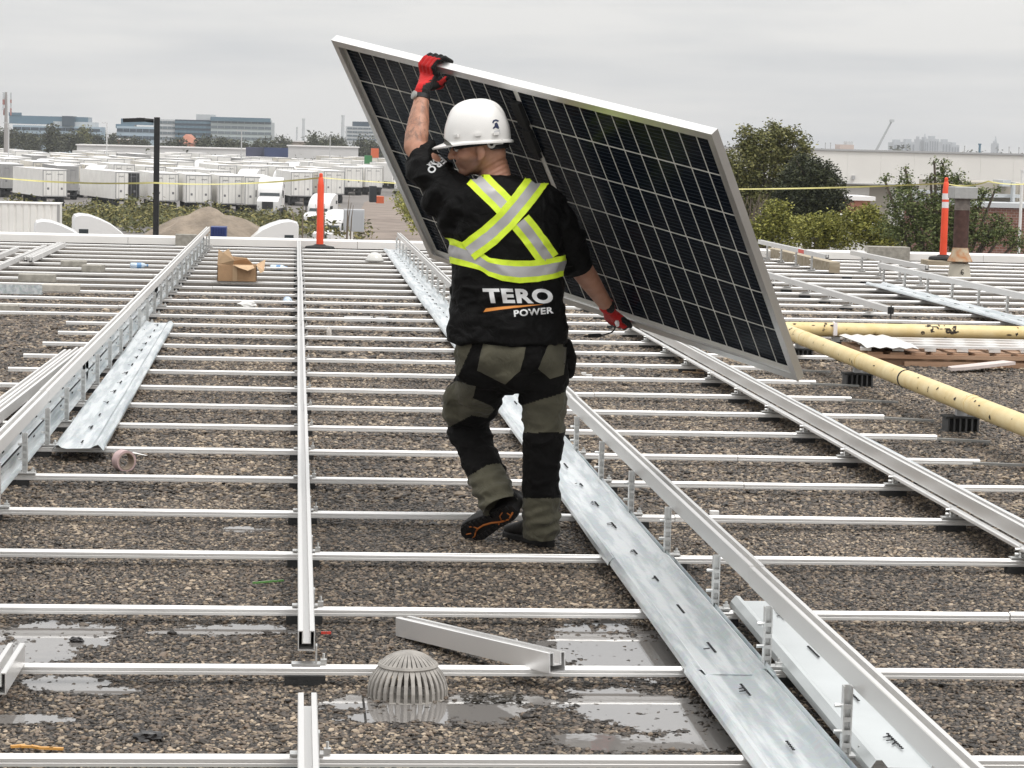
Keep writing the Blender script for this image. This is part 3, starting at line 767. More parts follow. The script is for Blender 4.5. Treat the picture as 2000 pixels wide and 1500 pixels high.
# ------------------------------------------------------------------ rusty vent pipe
RUST = mat('dark_rust', (.055, .026, .02), .8, col2=(.10, .05, .04), vscale=12, bump=.3, bscale=60)
RUSTO = mat('orange_rust', (.42, .16, .05), .8, col2=(.50, .42, .30), vscale=9, bump=.2)
CREAM = mat('cream_flashing', (.52, .48, .40), .7, var=.08, vscale=7)
GREYB = mat('grey_cap', (.40, .40, .39), .7, var=.06, vscale=20)
v = Vector((8.65, 30.8, 0)); t = thing('vent_pipe', v, 'rusty vent pipe with a square grey cap and cream base near the right edge', 'vent pipe')
mb = MB(); mb.lathe([(.155, 0), (.150, .02), (.128, .20), (.10, .215)], v, 28); mb.build('base', CREAM, t, smooth=True, angle=40)
mb = MB(); mb.lathe([(.16, .225), (.165, .235), (.118, .33), (.100, .40), (.098, .41)], v, 28); mb.build('flashing', RUSTO, t, smooth=True, angle=40)
mb = MB(); mb.lathe([(.098, .38), (.098, .92)], v, 28); mb.build('pipe', RUST, t, smooth=True, angle=40)
mb = MB(); mb.lathe([(.100, .90), (.098, 1.06)], v, 28); mb.build('collar', mat('grey_brown', (.22, .19, .17), .8, var=.2), t, smooth=True, angle=40)
mb = MB(); mb.box(v + Z * 1.125, (.31, .31, .155)); o = mb.build('cap', GREYB, t); bv = o.modifiers.new('bevel', 'BEVEL'); bv.width = .008
# painted figure 6 on the base
mb = MB(); pts = [(.012, .055), (.0, .060), (-.012, .052), (-.017, .030), (-.016, .010), (-.004, .0), (.010, .004), (.014, .018), (.004, .028), (-.010, .024)]
rows = []
for k in range(len(pts) - 1):
    a, b = Vector((pts[k][0], 0, pts[k][1])), Vector((pts[k + 1][0], 0, pts[k + 1][1])); 
    dd = (b - a).normalized(); nn = Vector((-dd.z, 0, dd.x)) * .005
    o_ = v + Vector((.0, -.150, .07))
    mb.add([o_ + a - nn - dd * .003, o_ + b - nn + dd * .003, o_ + b + nn + dd * .003, o_ + a + nn - dd * .003], [(0, 1, 2, 3)])
mb.build('painted_mark', HOLE, t)

# ------------------------------------------------------------------ yellow gas pipes on rubber blocks
def pipe_mat():
    m = bpy.data.materials.new('yellow_pipe'); m.use_nodes = True
    n, l = m.node_tree.nodes, m.node_tree.links; b = n['Principled BSDF']; t = n.new('ShaderNodeTexCoord')
    z = n.new('ShaderNodeTexNoise'); z.inputs['Scale'].default_value = 7; z.inputs['Detail'].default_value = 7; z.inputs['Roughness'].default_value = .65; l.new(t.outputs['Object'], z.inputs[0])
    r = n.new('ShaderNodeValToRGB'); e = r.color_ramp.elements
    e[0].position, e[0].color = .30, (.05, .025, .012, 1); e[1].position, e[1].color = .70, (.80, .66, .38, 1)
    q = e.new(.36); q.color = (.70, .53, .24, 1)
    l.new(z.outputs[0], r.inputs[0]); l.new(r.outputs[0], b.inputs['Base Color']); b.inputs['Roughness'].default_value = .5
    return m
YEL = pipe_mat()
zc, pr_ = .195, .057
t = thing('gas_pipe', (3.86, 18.9, 0), 'peeling yellow gas pipe with an elbow, running right and toward the viewer beside the pallet', 'pipe')
el = [(3.86 + .12 * (1 - math.cos(a)), 18.78 + .12 * math.sin(a), zc) for a in np.linspace(0, math.pi / 2, 7)]
mb = MB(); mb.tube([(3.86, y, zc) for y in np.linspace(9.0, 18.75, 40)] + el + [(x, 18.9, zc) for x in np.linspace(4.05, 9.5, 24)], pr_, 18); mb.build('pipe', YEL, t, smooth=True, angle=50)
for y in (17.9, 16.05, 14.85, 13.35, 12.0):
    mb = MB(); mb.tube([(3.86, y - .012, zc), (3.86, y + .012, zc)], pr_ + .003, 18); mb.build('weld_band', YEL if y != 14.85 else HOLE, t, smooth=True, angle=50)
r2 = random.Random(9); mb = MB()
for k in range(70):                      # flakes of missing paint with ragged outlines
    if r2.random() < .6: x = r2.choice([3.98, 4.10, 4.25, 5.05, 5.15, 5.25, 5.75, 6.05]) + r2.uniform(-.05, .05); base = Vector((x, 18.9, zc)); ax, s1, s2 = X, -Yv, Z
    else: base = Vector((3.86, r2.uniform(10, 18.5), zc)); ax, s1, s2 = Yv, -X, Z
    th = r2.uniform(-.3, 1.2); w, h = r2.uniform(.006, .03), r2.uniform(.004, .02); q = []
    for j in range(7):
        an = 6.283 * j / 7; rr = r2.uniform(.5, 1.2); a_ = th + math.sin(an) * h * rr / pr_
        q.append(base + ax * math.cos(an) * w * rr + (s1 * math.cos(a_) + s2 * math.sin(a_)) * (pr_ + .0012))
    mb.add(q, [tuple(range(7))])
mb.build('bare_patches', mat('bare_pipe', (.035, .025, .018), .8), t)
mb = MB(); mb.box((4.30, 18.835, zc + .01), (.03, .03, .10)); mb.tube([(4.30, 18.9 + (pr_ + .004) * math.cos(a), zc + (pr_ + .004) * math.sin(a)) for a in np.linspace(0, 6.283, 20)], .006, 6); mb.build('pipe_strap', REFL, t)
def rubber_block(x, y, label, rz=0.0):
    t = thing('pipe_support', (x, y, 0), label, 'support block', 'black pipe supports')
    mb = MB(); mb.box((x, y, .095), (.21, .13, .012)); mb.box((x, y, .006), (.22, .14, .012)); mb.box((x, y, .05), (.17, .06, .085)); mb.build('block', BLACK, t)
    for k in range(6):
        mb = MB(); mb.box((x - .0875 + k * .035, y, .05), (.010, .125, .08)); mb.build('web', mat('rubber_grey', (.05, .05, .05), .7), t)
    mb = MB(); mb.box((x, y, .12), (.06, .05, .04)); mb.build('saddle', mat('grey_bracket', (.4, .4, .4), .5, .5), t)
rubber_block(3.88, 18.2, 'ribbed black support under the yellow pipe beside the panel\'s lower right corner')
rubber_block(3.88, 16.25, 'ribbed black support under the yellow pipe, middle one of three')
rubber_block(3.88, 13.65, 'ribbed black support under the yellow pipe nearest the right edge')
rubber_block(4.32, 18.9, 'ribbed black support under the crosswise yellow pipe')

# ------------------------------------------------------------------ pallet with stacked metal parts
WOODB = mat('pallet_wood', (.30, .17, .10), .85, col2=(.42, .28, .19), vscale=10, bump=.3, bscale=40, stretch=(.2, 1, 1))
WOODP = mat('pale_plank', (.60, .52, .49), .8, var=.1, vscale=12, stretch=(.2, 1, 1))
t = thing('pallet', (5.2, 18.25, 0), 'wooden pallet on the roof behind the yellow pipe, loaded with white metal parts', 'pallet')
for yy in (17.86, 18.25, 18.64):
    mb = MB(); mb.box((5.45, yy, .05), (2.3, .09, .085)); mb.build('stringer', WOODB, t)
for k in range(14):
    mb = MB(); mb.box((4.38 + k * .165, 18.25, .105), (.11, .92, .02)); mb.build('deck_board', WOODB, t)
mb = MB(); mb.box((5.4, 17.785, .085), (2.4, .022, .03)); mb.box((5.6, 17.785, .03), (2.0, .022, .04)); mb.build('edge_board', WOODB, t)
t = thing('metal_stack', (5.2, 18.25, .116), 'grid of white metal brackets stacked on the wooden pallet', 'metal parts')
for k in range(10):
    mb = MB(); mb.box((4.42 + k * .25, 18.26, .132), (.085, .86, .022), rz=-.25); mb.build('strip', ALUX, t)
for k in range(4):
    mb = MB(); mb.box((5.5, 17.88 + k * .25, .154), (2.35, .06, .018)); mb.build('strip', ALUX, t)
mb = MB(); prof = [(k * .05, .012 * (k % 2)) for k in range(9)]
mb.loft([[Vector((4.30 + p[0], y, .168 + p[1] - (.02 if y < 17.9 else 0))) for p in prof] + [Vector((4.30 + p[0], y, .165 + p[1] - (.02 if y < 17.9 else 0))) for p in reversed(prof)] for y in (17.75, 17.95, 18.7)])
mb.build('corrugated_offcut', ALUX, t)
def plank(c, L, w, rz, label, tilt=.05):
    mb = MB(); M3 = Matrix.Rotation(rz, 3, 'Z') @ Matrix.Rotation(-tilt, 3, 'Y'); c = Vector(c)
    prof = [(-L / 2, -w * .2), (-L / 2 + .12, -w / 2), (L / 2, -w / 2), (L / 2, w / 2), (-L / 2 + .05, w / 2)]
    v = [c + M3 @ Vector((p[0], p[1], 0)) for p in prof] + [c + M3 @ Vector((p[0], p[1], .022)) for p in prof]
    mb.add(v, [(4, 3, 2, 1, 0), (5, 6, 7, 8, 9)] + [(i, (i + 1) % 5, 5 + (i + 1) % 5, 5 + i) for i in range(5)])
    o = mb.build('plank', WOODP, loc=c - Z * .02); tag(o, label, 'plank', 'loose planks')
plank((5.1, 17.5, .04), .62, .13, .5, 'pinkish plank with a cut corner leaning at the front of the pallet')
plank((5.75, 17.55, .03), .6, .12, .05, 'pale plank by the pallet cut by the right edge')
# ------------------------------------------------------------------ the solar panel carried by the worker
PW, PH, PT = 2.2, 1.19, .036
P0 = Vector((.1354, 10.2434, 2.0248))
EU = Vector((.6075, -.7770, -.1653)).normalized()
EV = Vector((.3944, .4757, -.7863)); EV = (EV - EU * EV.dot(EU)).normalized()
EN = EV.cross(EU).normalized()        # towards the camera
if EN.y > 0: EN = -EN
def pl(u, v, w=0.0): return P0 + EU * u + EV * v + EN * w
PM = Matrix((EU, EV, EN)).transposed()
if PM.determinant() < 0: print('left-handed panel frame')
panel = thing('solar_panel', P0, 'large solar panel with silver frame, carried tilted by the worker', 'solar panel')
panel.rotation_mode = 'QUATERNION'
FL = Matrix.Diagonal((1, 1, -1)) if PM.determinant() < 0 else Matrix.Identity(3)
SW = -1 if PM.determinant() < 0 else 1            # sign of the local w axis
panel.rotation_quaternion = (PM @ FL).to_quaternion()
def pchild(mb, name, m, parent=panel, loc=(0, 0, 0), smooth=False):
    me = bpy.data.meshes.new(name)
    me.from_pydata([(p[0] - loc[0], p[1] - loc[1], (p[2] - loc[2]) * SW) for p in mb.v], [], mb.f)
    if SW < 0: me.flip_normals()
    me.materials.append(m)
    if smooth: me.polygons.foreach_set('use_smooth', [True] * len(me.polygons)); me.set_sharp_from_angle(angle=.7)
    o = bpy.data.objects.new(name, me); COL.objects.link(o); o.parent = parent; o.location = (loc[0], loc[1], loc[2] * SW); return o
FRM = mat('panel_frame', (.80, .79, .775), .34, .92, var=.03, vscale=5)
def bar(a, b, inward):                 # side wall, rear flange and front lip of one frame side
    mb = MB(); a, b, i = Vector(a), Vector(b), Vector(inward); d = (b - a); L = d.length; d.normalize(); w = Vector((0, 0, 1))
    prof = [(0, 0), (.030, 0), (.030, -.002), (.003, -.002), (.003, -PT + .008), (.010, -PT + .008), (.010, -PT), (0, -PT)]
    n = len(prof); ml = [p[0] for p in prof]
    vs = [a + d * (p[0]) + i * p[0] + w * p[1] for p in prof] + [b - d * (p[0]) + i * p[0] + w * p[1] for p in prof]
    mb.add(vs, [(k, (k + 1) % n, n + (k + 1) % n, n + k) for k in range(n)]); pchild(mb, 'frame_bar', FRM)
bar((0, 0, 0), (PW, 0, 0), (0, 1, 0)); bar((PW, 0, 0), (PW, PH, 0), (-1, 0, 0)); bar((PW, PH, 0), (0, PH, 0), (0, -1, 0)); bar((0, PH, 0), (0, 0, 0), (1, 0, 0))
mb = MB(); mb.box((PW / 2, PH / 2, -PT + .004), (PW - .008, PH - .008, .006)); pchild(mb, 'back_glass', mat('back_glass', (.88, .86, .80), .4))
def cell_mat():
    m = bpy.data.materials.new('solar_cell'); m.use_nodes = True
    n, l = m.node_tree.nodes, m.node_tree.links; b = n['Principled BSDF']; t = n.new('ShaderNodeTexCoord')
    s = n.new('ShaderNodeSeparateXYZ'); l.new(t.outputs['Object'], s.inputs[0])
    a = n.new('ShaderNodeMath'); a.operation = 'MULTIPLY'; a.inputs[1].default_value = 1 / .0184; l.new(s.outputs[1], a.inputs[0])
    f = n.new('ShaderNodeMath'); f.operation = 'FRACT'; l.new(a.outputs[0], f.inputs[0])
    c = n.new('ShaderNodeMath'); c.operation = 'LESS_THAN'; c.inputs[1].default_value = .16; l.new(f.outputs[0], c.inputs[0])
    mx = n.new('ShaderNodeMixRGB'); mx.inputs[1].default_value = (.0050, .0085, .015, 1); mx.inputs[2].default_value = (.045, .050, .058, 1)
    l.new(c.outputs[0], mx.inputs[0]); l.new(mx.outputs[0], b.inputs['Base Color'])
    b.inputs['Roughness'].default_value = .2; b.inputs['Specular IOR Level'].default_value = .10
    return m
CELL = cell_mat()
mg, gap = .034, .0074
pu = (PW - 2 * mg - .022) / 24; pv = (PH - 2 * mg) / 6
cme = None
cb = MB(); cb.box((0, 0, 0), (pu - gap, pv - gap, .001))
for h in range(2):
    for i in range(12):
        for j in range(6):
            c = (mg + (h * 12 + i + .5) * pu + h * .022, mg + (j + .5) * pv, -PT + .0085)
            if cme is None:
                o = pchild(cb, 'cell', CELL); cme = o.data; o.location = (c[0], c[1], c[2] * SW)
            else:
                o = bpy.data.objects.new('cell', cme); COL.objects.link(o); o.parent = panel; o.location = (c[0], c[1], c[2] * SW)
for vv in (.10, .235, .60):
    mb = MB(); mb.box((PW / 2 - .012, vv + .06, -PT + .019), (.05, .11, .02)); mb.box((PW / 2 - .012, vv + .12, -PT + .016), (.034, .05, .014)); o = pchild(mb, 'junction_box', BLACK)
def cable(pts, r, name='cable', m=None):
    mb = MB(); pp_ = [Vector(p) for p in pts]; fine = []
    for k in range(len(pp_) - 1):
        p_1 = pp_[max(k - 1, 0)]; p2 = pp_[min(k + 2, len(pp_) - 1)]
        for q in range(6):
            s = q / 6; a, b = pp_[k], pp_[k + 1]
            fine.append(.5 * ((2 * a) + (b - p_1) * s + (2 * p_1 - 5 * a + 4 * b - p2) * s * s + (3 * a - p_1 - 3 * b + p2) * s ** 3))
    fine.append(pp_[-1]); mb.tube(fine, r, 8); return pchild(mb, name, m or BLACK, smooth=True)
cable([(1.08, .10, -.015), (1.02, .045, -.01), (.95, .03, -.012), (.88, .05, -.02)], .0035)
cable([(1.10, .40, -.012), (1.12, .52, 0), (1.10, .62, .005), (1.13, .80, .0), (1.17, 1.0, .0), (1.20, 1.13, .01)], .0035)
def tol(px, py, Y):                     # world point given in the panel's own coordinates
    q = aty(px, py, Y) - P0; return Vector((q.dot(EU), q.dot(EV), q.dot(EN)))
cable([tol(1204, 632, 9.72), tol(1199, 645, 9.70), tol(1190, 651, 9.69), tol(1174, 655, 9.68)], .0032)
mb = MB(); a, b = tol(1174, 655, 9.68), tol(1150, 656, 9.66); mb.tube([a, a.lerp(b, .1), b], [.006, .0085, .0085], 10); mb.tube([b, tol(1140, 657, 9.655)], .004, 8); pchild(mb, 'connector', BLACK)
mb = MB(); a, b = tol(1205, 630, 9.715), tol(1206, 636, 9.70); mb.tube([tol(1205, 626, 9.715), a, b], [.006, .010, .007], 10); pchild(mb, 'white_plug', REFL)

# ------------------------------------------------------------------ the worker
def pj(p):                              # world -> photograph pixels
    c = RC.transposed() @ (Vector(p) - CAM); return 1000 + F_PX * c.x / -c.z, 750 - F_PX * c.y / -c.z
def limb(mb, nodes, n=8):
    nodes = [(Vector(p), r) for p, r in nodes]
    for p, r in nodes: mb.ball(p, r, n)
    for (a, ra), (b, rb) in zip(nodes[:-1], nodes[1:]): mb.tube([a, b], [ra, rb], 2 * n)
def fuse(mb, voxel, smooth=6, fac=.5):
    me = mb.mesh('fuse'); o = bpy.data.objects.new('fuse', me); COL.objects.link(o)
    bm = bmesh.new(); bm.from_mesh(me); bmesh.ops.recalc_face_normals(bm, faces=bm.faces); bm.to_mesh(me); bm.free()
    r = o.modifiers.new('r', 'REMESH'); r.mode = 'VOXEL'; r.voxel_size = voxel
    s = o.modifiers.new('s', 'SMOOTH'); s.iterations = smooth; s.factor = fac
    dg = bpy.context.evaluated_depsgraph_get(); dg.update()
    m2 = bpy.data.meshes.new_from_object(o.evaluated_get(dg)); bpy.data.objects.remove(o)
    return m2
def finish(me, name, mats, parent, matfn=None, disp=None):
    me.name = name; me.materials.clear()
    for m in mats: me.materials.append(m)
    if disp:
        nrm = [v.normal.copy() for v in me.vertices]
        for v, nn in zip(me.vertices, nrm): v.co += nn * disp(v.co)
    if matfn:
        for p in me.polygons: p.material_index = matfn(p.center, p.normal)
    me.polygons.foreach_set('use_smooth', [True] * len(me.polygons))
    bv = BVHTree.FromPolygons([v.co.copy() for v in me.vertices], [tuple(p.vertices) for p in me.polygons])
    off = wloc(parent); me.transform(Matrix.Translation(-off))
    o = bpy.data.objects.new(name, me); COL.objects.link(o); o.parent = parent
    return o, bv
def crease(p, s, o=0.0, w=5.0):           # sharp cloth creases
    q = noise.noise((p[0] * s + o + 1.4 * noise.noise((p[0] * s * .6, p[1] * s * .6, p[2] * s * .6)), p[1] * s, p[2] * s * 1.5)); return math.exp(-(q * w) ** 2)
def vnoise(p, s, o=0.0): return noise.noise((p[0] * s + o, p[1] * s, p[2] * s))

def cloth(name, col, rough=.85, sheen=.15, bump=.35, bscale=26, fine=500):
    m = bpy.data.materials.new(name); m.use_nodes = True
    n, l = m.node_tree.nodes, m.node_tree.links; b = n['Principled BSDF']; t = n.new('ShaderNodeTexCoord')
    b.inputs['Roughness'].default_value = rough; b.inputs['Sheen Weight'].default_value = sheen; b.inputs['Specular IOR Level'].default_value = .12
    z = n.new('ShaderNodeTexNoise'); z.inputs['Scale'].default_value = 9; z.inputs['Detail'].default_value = 6; l.new(t.outputs['Object'], z.inputs[0])
    r = n.new('ShaderNodeValToRGB'); r.color_ramp.elements[0].position, r.color_ramp.elements[1].position = .3, .7
    r.color_ramp.elements[0].color = (*[c * .72 for c in col], 1); r.color_ramp.elements[1].color = (*[c * 1.25 for c in col], 1)
    l.new(z.outputs[0], r.inputs[0]); l.new(r.outputs[0], b.inputs['Base Color'])
    z1 = n.new('ShaderNodeTexNoise'); z1.inputs['Scale'].default_value = bscale; z1.inputs['Detail'].default_value = 3; z1.inputs['Distortion'].default_value = 1.2; l.new(t.outputs['Object'], z1.inputs[0])
    z2 = n.new('ShaderNodeTexNoise'); z2.inputs['Scale'].default_value = fine; l.new(t.outputs['Object'], z2.inputs[0])
    ad = n.new('ShaderNodeMath'); ad.operation = 'MULTIPLY_ADD'; ad.inputs[1].default_value = .06; l.new(z2.outputs[0], ad.inputs[0]); l.new(z1.outputs[0], ad.inputs[2])
    bp = n.new('ShaderNodeBump'); bp.inputs['Strength'].default_value = bump; bp.inputs['Distance'].default_value = .012
    l.new(ad.outputs[0], bp.inputs['Height']); l.new(bp.outputs[0], b.inputs['Normal']); return m
SHIRT = cloth('black_shirt', (.0050, .0048, .0048), .62, .0, .6)
PANTB = cloth('black_trousers', (.0060, .0056, .0054), .85, .01, .5)
OLIVE = cloth('olive_trousers', (.088, .082, .058), .9, .1, .5)
GLOVER = cloth('red_glove', (.50, .022, .022), .75, .1, .3, 60); GLOVEB = cloth('black_glove', (.018, .018, .018), .6, .05, .4, 90)
HIVIZ = mat('lime_band', (.72, .93, .04), .55, bump=.15, bscale=220, var=.08, vscale=30); SILVER = mat('silver_band', (.46, .45, .45), .42, .25, bump=.1, bscale=300)
MATS['lime_band'].node_tree.nodes['Principled BSDF'].inputs['Emission Color'].default_value = (0, 0, 0, 1)
BOOT = mat('boot_leather', (.022, .020, .018), .7, var=.25, vscale=30, bump=.3, bscale=120)
SOLE = mat('boot_sole', (.012, .011, .011), .75, bump=.25, bscale=90); TREAD = mat('orange_tread', (.48, .14, .025), .7)

man = thing('person', onz(1030, 1062, 0), 'worker in white hard hat and black shirt with lime cross bands, carrying the solar panel', 'person')

# --- body: one surface with head, neck, torso, arms and legs
HC = aty(934, 275, 9.42)
hf = Vector((-.965, .20, -.17)).normalized(); hl = Z.cross(hf).normalized(); hu = hf.cross(hl).normalized()
HM = Matrix((hf, hl, hu)).transposed()
def hp(f, l, u): return HC + hf * f + hl * l + hu * u
b_ = MB()
b_.ball(hp(-.004, 0, .012), (.100, .079, .108), 14, M=HM)
b_.ball(hp(.030, 0, -.062), (.066, .060, .066), 12, M=HM)
b_.ball(hp(.066, 0, -.108), (.030, .032, .024), 10, M=HM)
for s in (-1, 1):
    b_.ball(hp(.045, .040 * s, -.045), (.040, .026, .034), 10, M=HM)
    limb(b_, [(hp(-.012, .054 * s, -.060), .014), (hp(.02, .046 * s, -.098), .014), (hp(.060, .020 * s, -.114), .014)], 6)
    b_.ball(hp(-.014, .080 * s, -.046), (.020, .007, .032), 8, M=HM @ Matrix.Rotation(.3 * -s, 3, 'Z'))
    b_.ball(hp(-.006, .078 * s, -.072), (.010, .007, .012), 8, M=HM)
b_.ball(hp(.084, 0, .006), (.016, .048, .014), 10, M=HM)
limb(b_, [(hp(.092, 0, -.008), .011), (hp(.106, 0, -.028), .0125), (hp(.1165, 0, -.046), .0135)], 6)
b_.ball(hp(.103, .012, -.050), .010, 6); b_.ball(hp(.103, -.012, -.050), .010, 6)
b_.ball(hp(.089, 0, -.074), (.014, .024, .009), 8, M=HM); b_.ball(hp(.086, 0, -.089), (.014, .022, .009), 8, M=HM)
limb(b_, [(hp(-.030, 0, -.045), .060), (aty(963, 325, 9.43), .060), (aty(972, 372, 9.42), .068), (aty(975, 410, 9.41), .10)], 10)
b_.ball(hp(-.062, 0, -.055), (.040, .050, .050), 8, M=HM)
SHL, ELL, WRL = aty(892, 388, 9.43), aty(811, 287, 9.575), aty(825, 181, 9.665)
SHR, ELR, WRR = aty(1062, 398, 9.41), aty(1124, 508, 9.53), aty(1187, 600, 9.745)
limb(b_, [(SHL, .065), (SHL.lerp(ELL, .5), .056), (ELL, .046)], 8)
limb(b_, [(ELL, .046), (ELL.lerp(WRL, .22), .0475), (ELL.lerp(WRL, .45), .0435), (ELL.lerp(WRL, .75), .034), (WRL, .0285)], 8)
limb(b_, [(SHR, .065), (SHR.lerp(ELR, .5), .054), (ELR, .046)], 8)
limb(b_, [(ELR, .046), (ELR.lerp(WRR, .22), .0465), (ELR.lerp(WRR, .45), .0425), (ELR.lerp(WRR, .75), .034), (WRR, .0285)], 8)
limb(b_, [(aty(980, 420, 9.41), .13), (aty(985, 520, 9.40), .125), (aty(998, 650, 9.40), .10)], 10)
limb(b_, [(SHL, .06), (SHR, .06)], 8)
RLEG = [(1058, 735, 9.41, .107), (1062, 800, 9.405, .094), (1061, 850, 9.40, .087), (1058, 915, 9.42, .077), (1057, 975, 9.45, .0785), (1056, 1040, 9.475, .080)]
LLEG = [(947, 735, 9.45, .110), (926, 785, 9.58, .104), (913, 828, 9.655, .087), (930, 880, 9.60, .080), (954, 938, 9.525, .082), (974, 984, 9.465, .080)]
for LEG in (RLEG, LLEG): limb(b_, [(aty(x, y, Y), r * .58) for x, y, Y, r in LEG[:-1]], 6)
me = fuse(b_, .0042, 8, .45)
bc = me.attributes.new('stubble', 'FLOAT', 'POINT'); bt = me.attributes.new('ink', 'FLOAT', 'POINT')
for i, v in enumerate(me.vertices):
    q = v.co - HC; f, l, u = q.dot(hf), q.dot(hl), q.dot(hu)
    s = 0.0
    if abs(f) < .14 and abs(l) < .12 and -.16 < u < .0:
        s = max(0, min(1, (-.052 - u) / .022)) * max(0, min(1, (f + .012) / .02))
        if f > .098: s *= .5
        if -.01 < f < .02 and -.07 < u < .02: s = max(s, .55 * (1 - abs(f - .005) / .015))
    bc.data[i].value = s
    d = (ELL - WRL); tt = (v.co - WRL).dot(d) / d.dot(d); dist = (v.co - (WRL + d * tt)).length
    bt.data[i].value = 1.0 if (.06 < tt < .96 and dist < .07) else 0.0
def skin_mat():
    m = bpy.data.materials.new('skin'); m.use_nodes = True
    n, l = m.node_tree.nodes, m.node_tree.links; b = n['Principled BSDF']; t = n.new('ShaderNodeTexCoord')
    z = n.new('ShaderNodeTexNoise'); z.inputs['Scale'].default_value = 16; z.inputs['Detail'].default_value = 5; l.new(t.outputs['Object'], z.inputs[0])
    r = n.new('ShaderNodeValToRGB'); r.color_ramp.elements[0].position, r.color_ramp.elements[1].position = .3, .7
    r.color_ramp.elements[0].color = (.40, .185, .115, 1); r.color_ramp.elements[1].color = (.54, .29, .20, 1); l.new(z.outputs[0], r.inputs[0])
    a = n.new('ShaderNodeAttribute'); a.attribute_name = 'stubble'
    m1 = n.new('ShaderNodeMixRGB'); m1.inputs[2].default_value = (.075, .045, .034, 1)
    k = n.new('ShaderNodeMath'); k.operation = 'MULTIPLY'; k.inputs[1].default_value = .62; l.new(a.outputs['Fac'], k.inputs[0]); l.new(k.outputs[0], m1.inputs[0]); l.new(r.outputs[0], m1.inputs[1])
    a2 = n.new('ShaderNodeAttribute'); a2.attribute_name = 'ink'
    g = n.new('ShaderNodeMapping'); g.inputs['Scale'].default_value = (20, 20, 9); l.new(t.outputs['Object'], g.inputs[0])
    z2 = n.new('ShaderNodeTexNoise'); z2.inputs['Scale'].default_value = 1.4; z2.inputs['Detail'].default_value = 7; z2.inputs['Roughness'].default_value = .7; z2.inputs['Distortion'].default_value = 1.5; l.new(g.outputs[0], z2.inputs[0])
    r2 = n.new('ShaderNodeValToRGB'); r2.color_ramp.elements[0].position, r2.color_ramp.elements[1].position = .47, .60; l.new(z2.outputs[0], r2.inputs[0])
    k2 = n.new('ShaderNodeMath'); k2.operation = 'MULTIPLY'; l.new(r2.outputs[0], k2.inputs[0]); l.new(a2.outputs['Fac'], k2.inputs[1])
    k3 = n.new('ShaderNodeMath'); k3.operation = 'MULTIPLY'; k3.inputs[1].default_value = .55; l.new(k2.outputs[0], k3.inputs[0])
    m2 = n.new('ShaderNodeMixRGB'); m2.inputs[2].default_value = (.085, .075, .065, 1); l.new(k3.outputs[0], m2.inputs[0]); l.new(m1.outputs[0], m2.inputs[1])
    l.new(m2.outputs[0], b.inputs['Base Color']); b.inputs['Roughness'].default_value = .5; b.inputs['Subsurface Weight'].default_value = .08; b.inputs['Subsurface Radius'].default_value = (.02, .008, .004)
    bp = n.new('ShaderNodeBump'); bp.inputs['Strength'].default_value = .12; bp.inputs['Distance'].default_value = .003
    z3 = n.new('ShaderNodeTexNoise'); z3.inputs['Scale'].default_value = 180; l.new(t.outputs['Object'], z3.inputs[0]); l.new(z3.outputs[0], bp.inputs['Height']); l.new(bp.outputs[0], b.inputs['Normal'])
    return m
SKIN = skin_mat()
def neckfold(p):
    q = p - HC; f, l, u = q.dot(hf), q.dot(hl), q.dot(hu)
    if -.10 < f < .02 and -.17 < u < -.07: return .0010 * math.sin(u * 330 + f * 120)
    return .0012 * vnoise(p, 60)
body, _ = finish(me, 'body', [SKIN], man, disp=neckfold)
# eyes and brows
EYE = mat('eye', (.55, .52, .5), .2); BROW = mat('brow_hair', (.03, .02, .015), .8)
for s in (1, -1):
    mb = MB(); mb.ball(hp(.082, .032 * s, -.020), .0125, 8); mb.build('eye', EYE, man, smooth=True)
    mb = MB(); mb.ball(hp(.093, .0335 * s, -.021), .0055, 6); mb.build('iris', BROW, man, smooth=True)
    mb = MB(); limb(mb, [(hp(.098, .014 * s, .001), .004), (hp(.095, .036 * s, .005), .0045), (hp(.083, .052 * s, .0), .003)], 5); mb.build('eyebrow', BROW, man, smooth=True)

# --- helmet
HEL = mat('helmet_shell', (.80, .785, .76), .32, coat=.25, var=.015, vscale=8)
hmt = thing('hard_hat', HC, None, None); hmt.parent = man; hmt.location = HC - wloc(man)
del_keys = list(hmt.keys())
bpy.data.objects.remove(hmt)
def hq(phi, t):                          # shell surface: t 0 rim .. 1 crown
    a = t * math.pi / 2; ce = math.cos(a) ** .82; se = math.sin(a) ** .95
    rf = .134 if math.cos(phi) > 0 else .128
    x, y, z = rf * ce * math.cos(phi), .111 * ce * math.sin(phi), .143 * se
    ridge = (.009 * math.exp(-(y / .012) ** 2) + .0065 * math.exp(-((abs(y) - .036) / .009) ** 2)) * min(1, max(0, (z - .07) / .05))
    nrm = Vector((x / .13 ** 2, y / .11 ** 2, z / .143 ** 2)).normalized()
    return Vector((x, y, z)) + nrm * ridge
HB = hp(-.002, 0, .012)
tm = Matrix.Rotation(math.radians(-5), 3, 'Y')
def hw(v): return HB + HM @ (tm @ v)
mb = MB(); NP = 96; rows = []
for k in range(15): rows.append([hw(hq(2 * math.pi * i / NP, .985 * (k / 14) ** .9)) for i in range(NP)])
rows = rows[::-1]
def brim(ext, dz):
    ring = []
    for i in range(NP):
        phi = 2 * math.pi * i / NP; v = hq(phi, 0); c = math.cos(phi)
        e = .010 + (.040 * max(0, c) ** 2.2); e *= ext
        d = Vector((v.x, v.y, 0)).normalized(); drop = -.012 * max(0, c) ** 2
        ring.append(hw(v + d * e + Z * (drop * ext + dz)))
    return ring
rows += [brim(.0, -.012), brim(.8, -.016), brim(1, -.020), brim(.95, -.026), brim(.3, -.024)]
inner = [[HB + (p - HB) * .965 - hu * .002 for p in r] for r in rows[:15]][::-1]
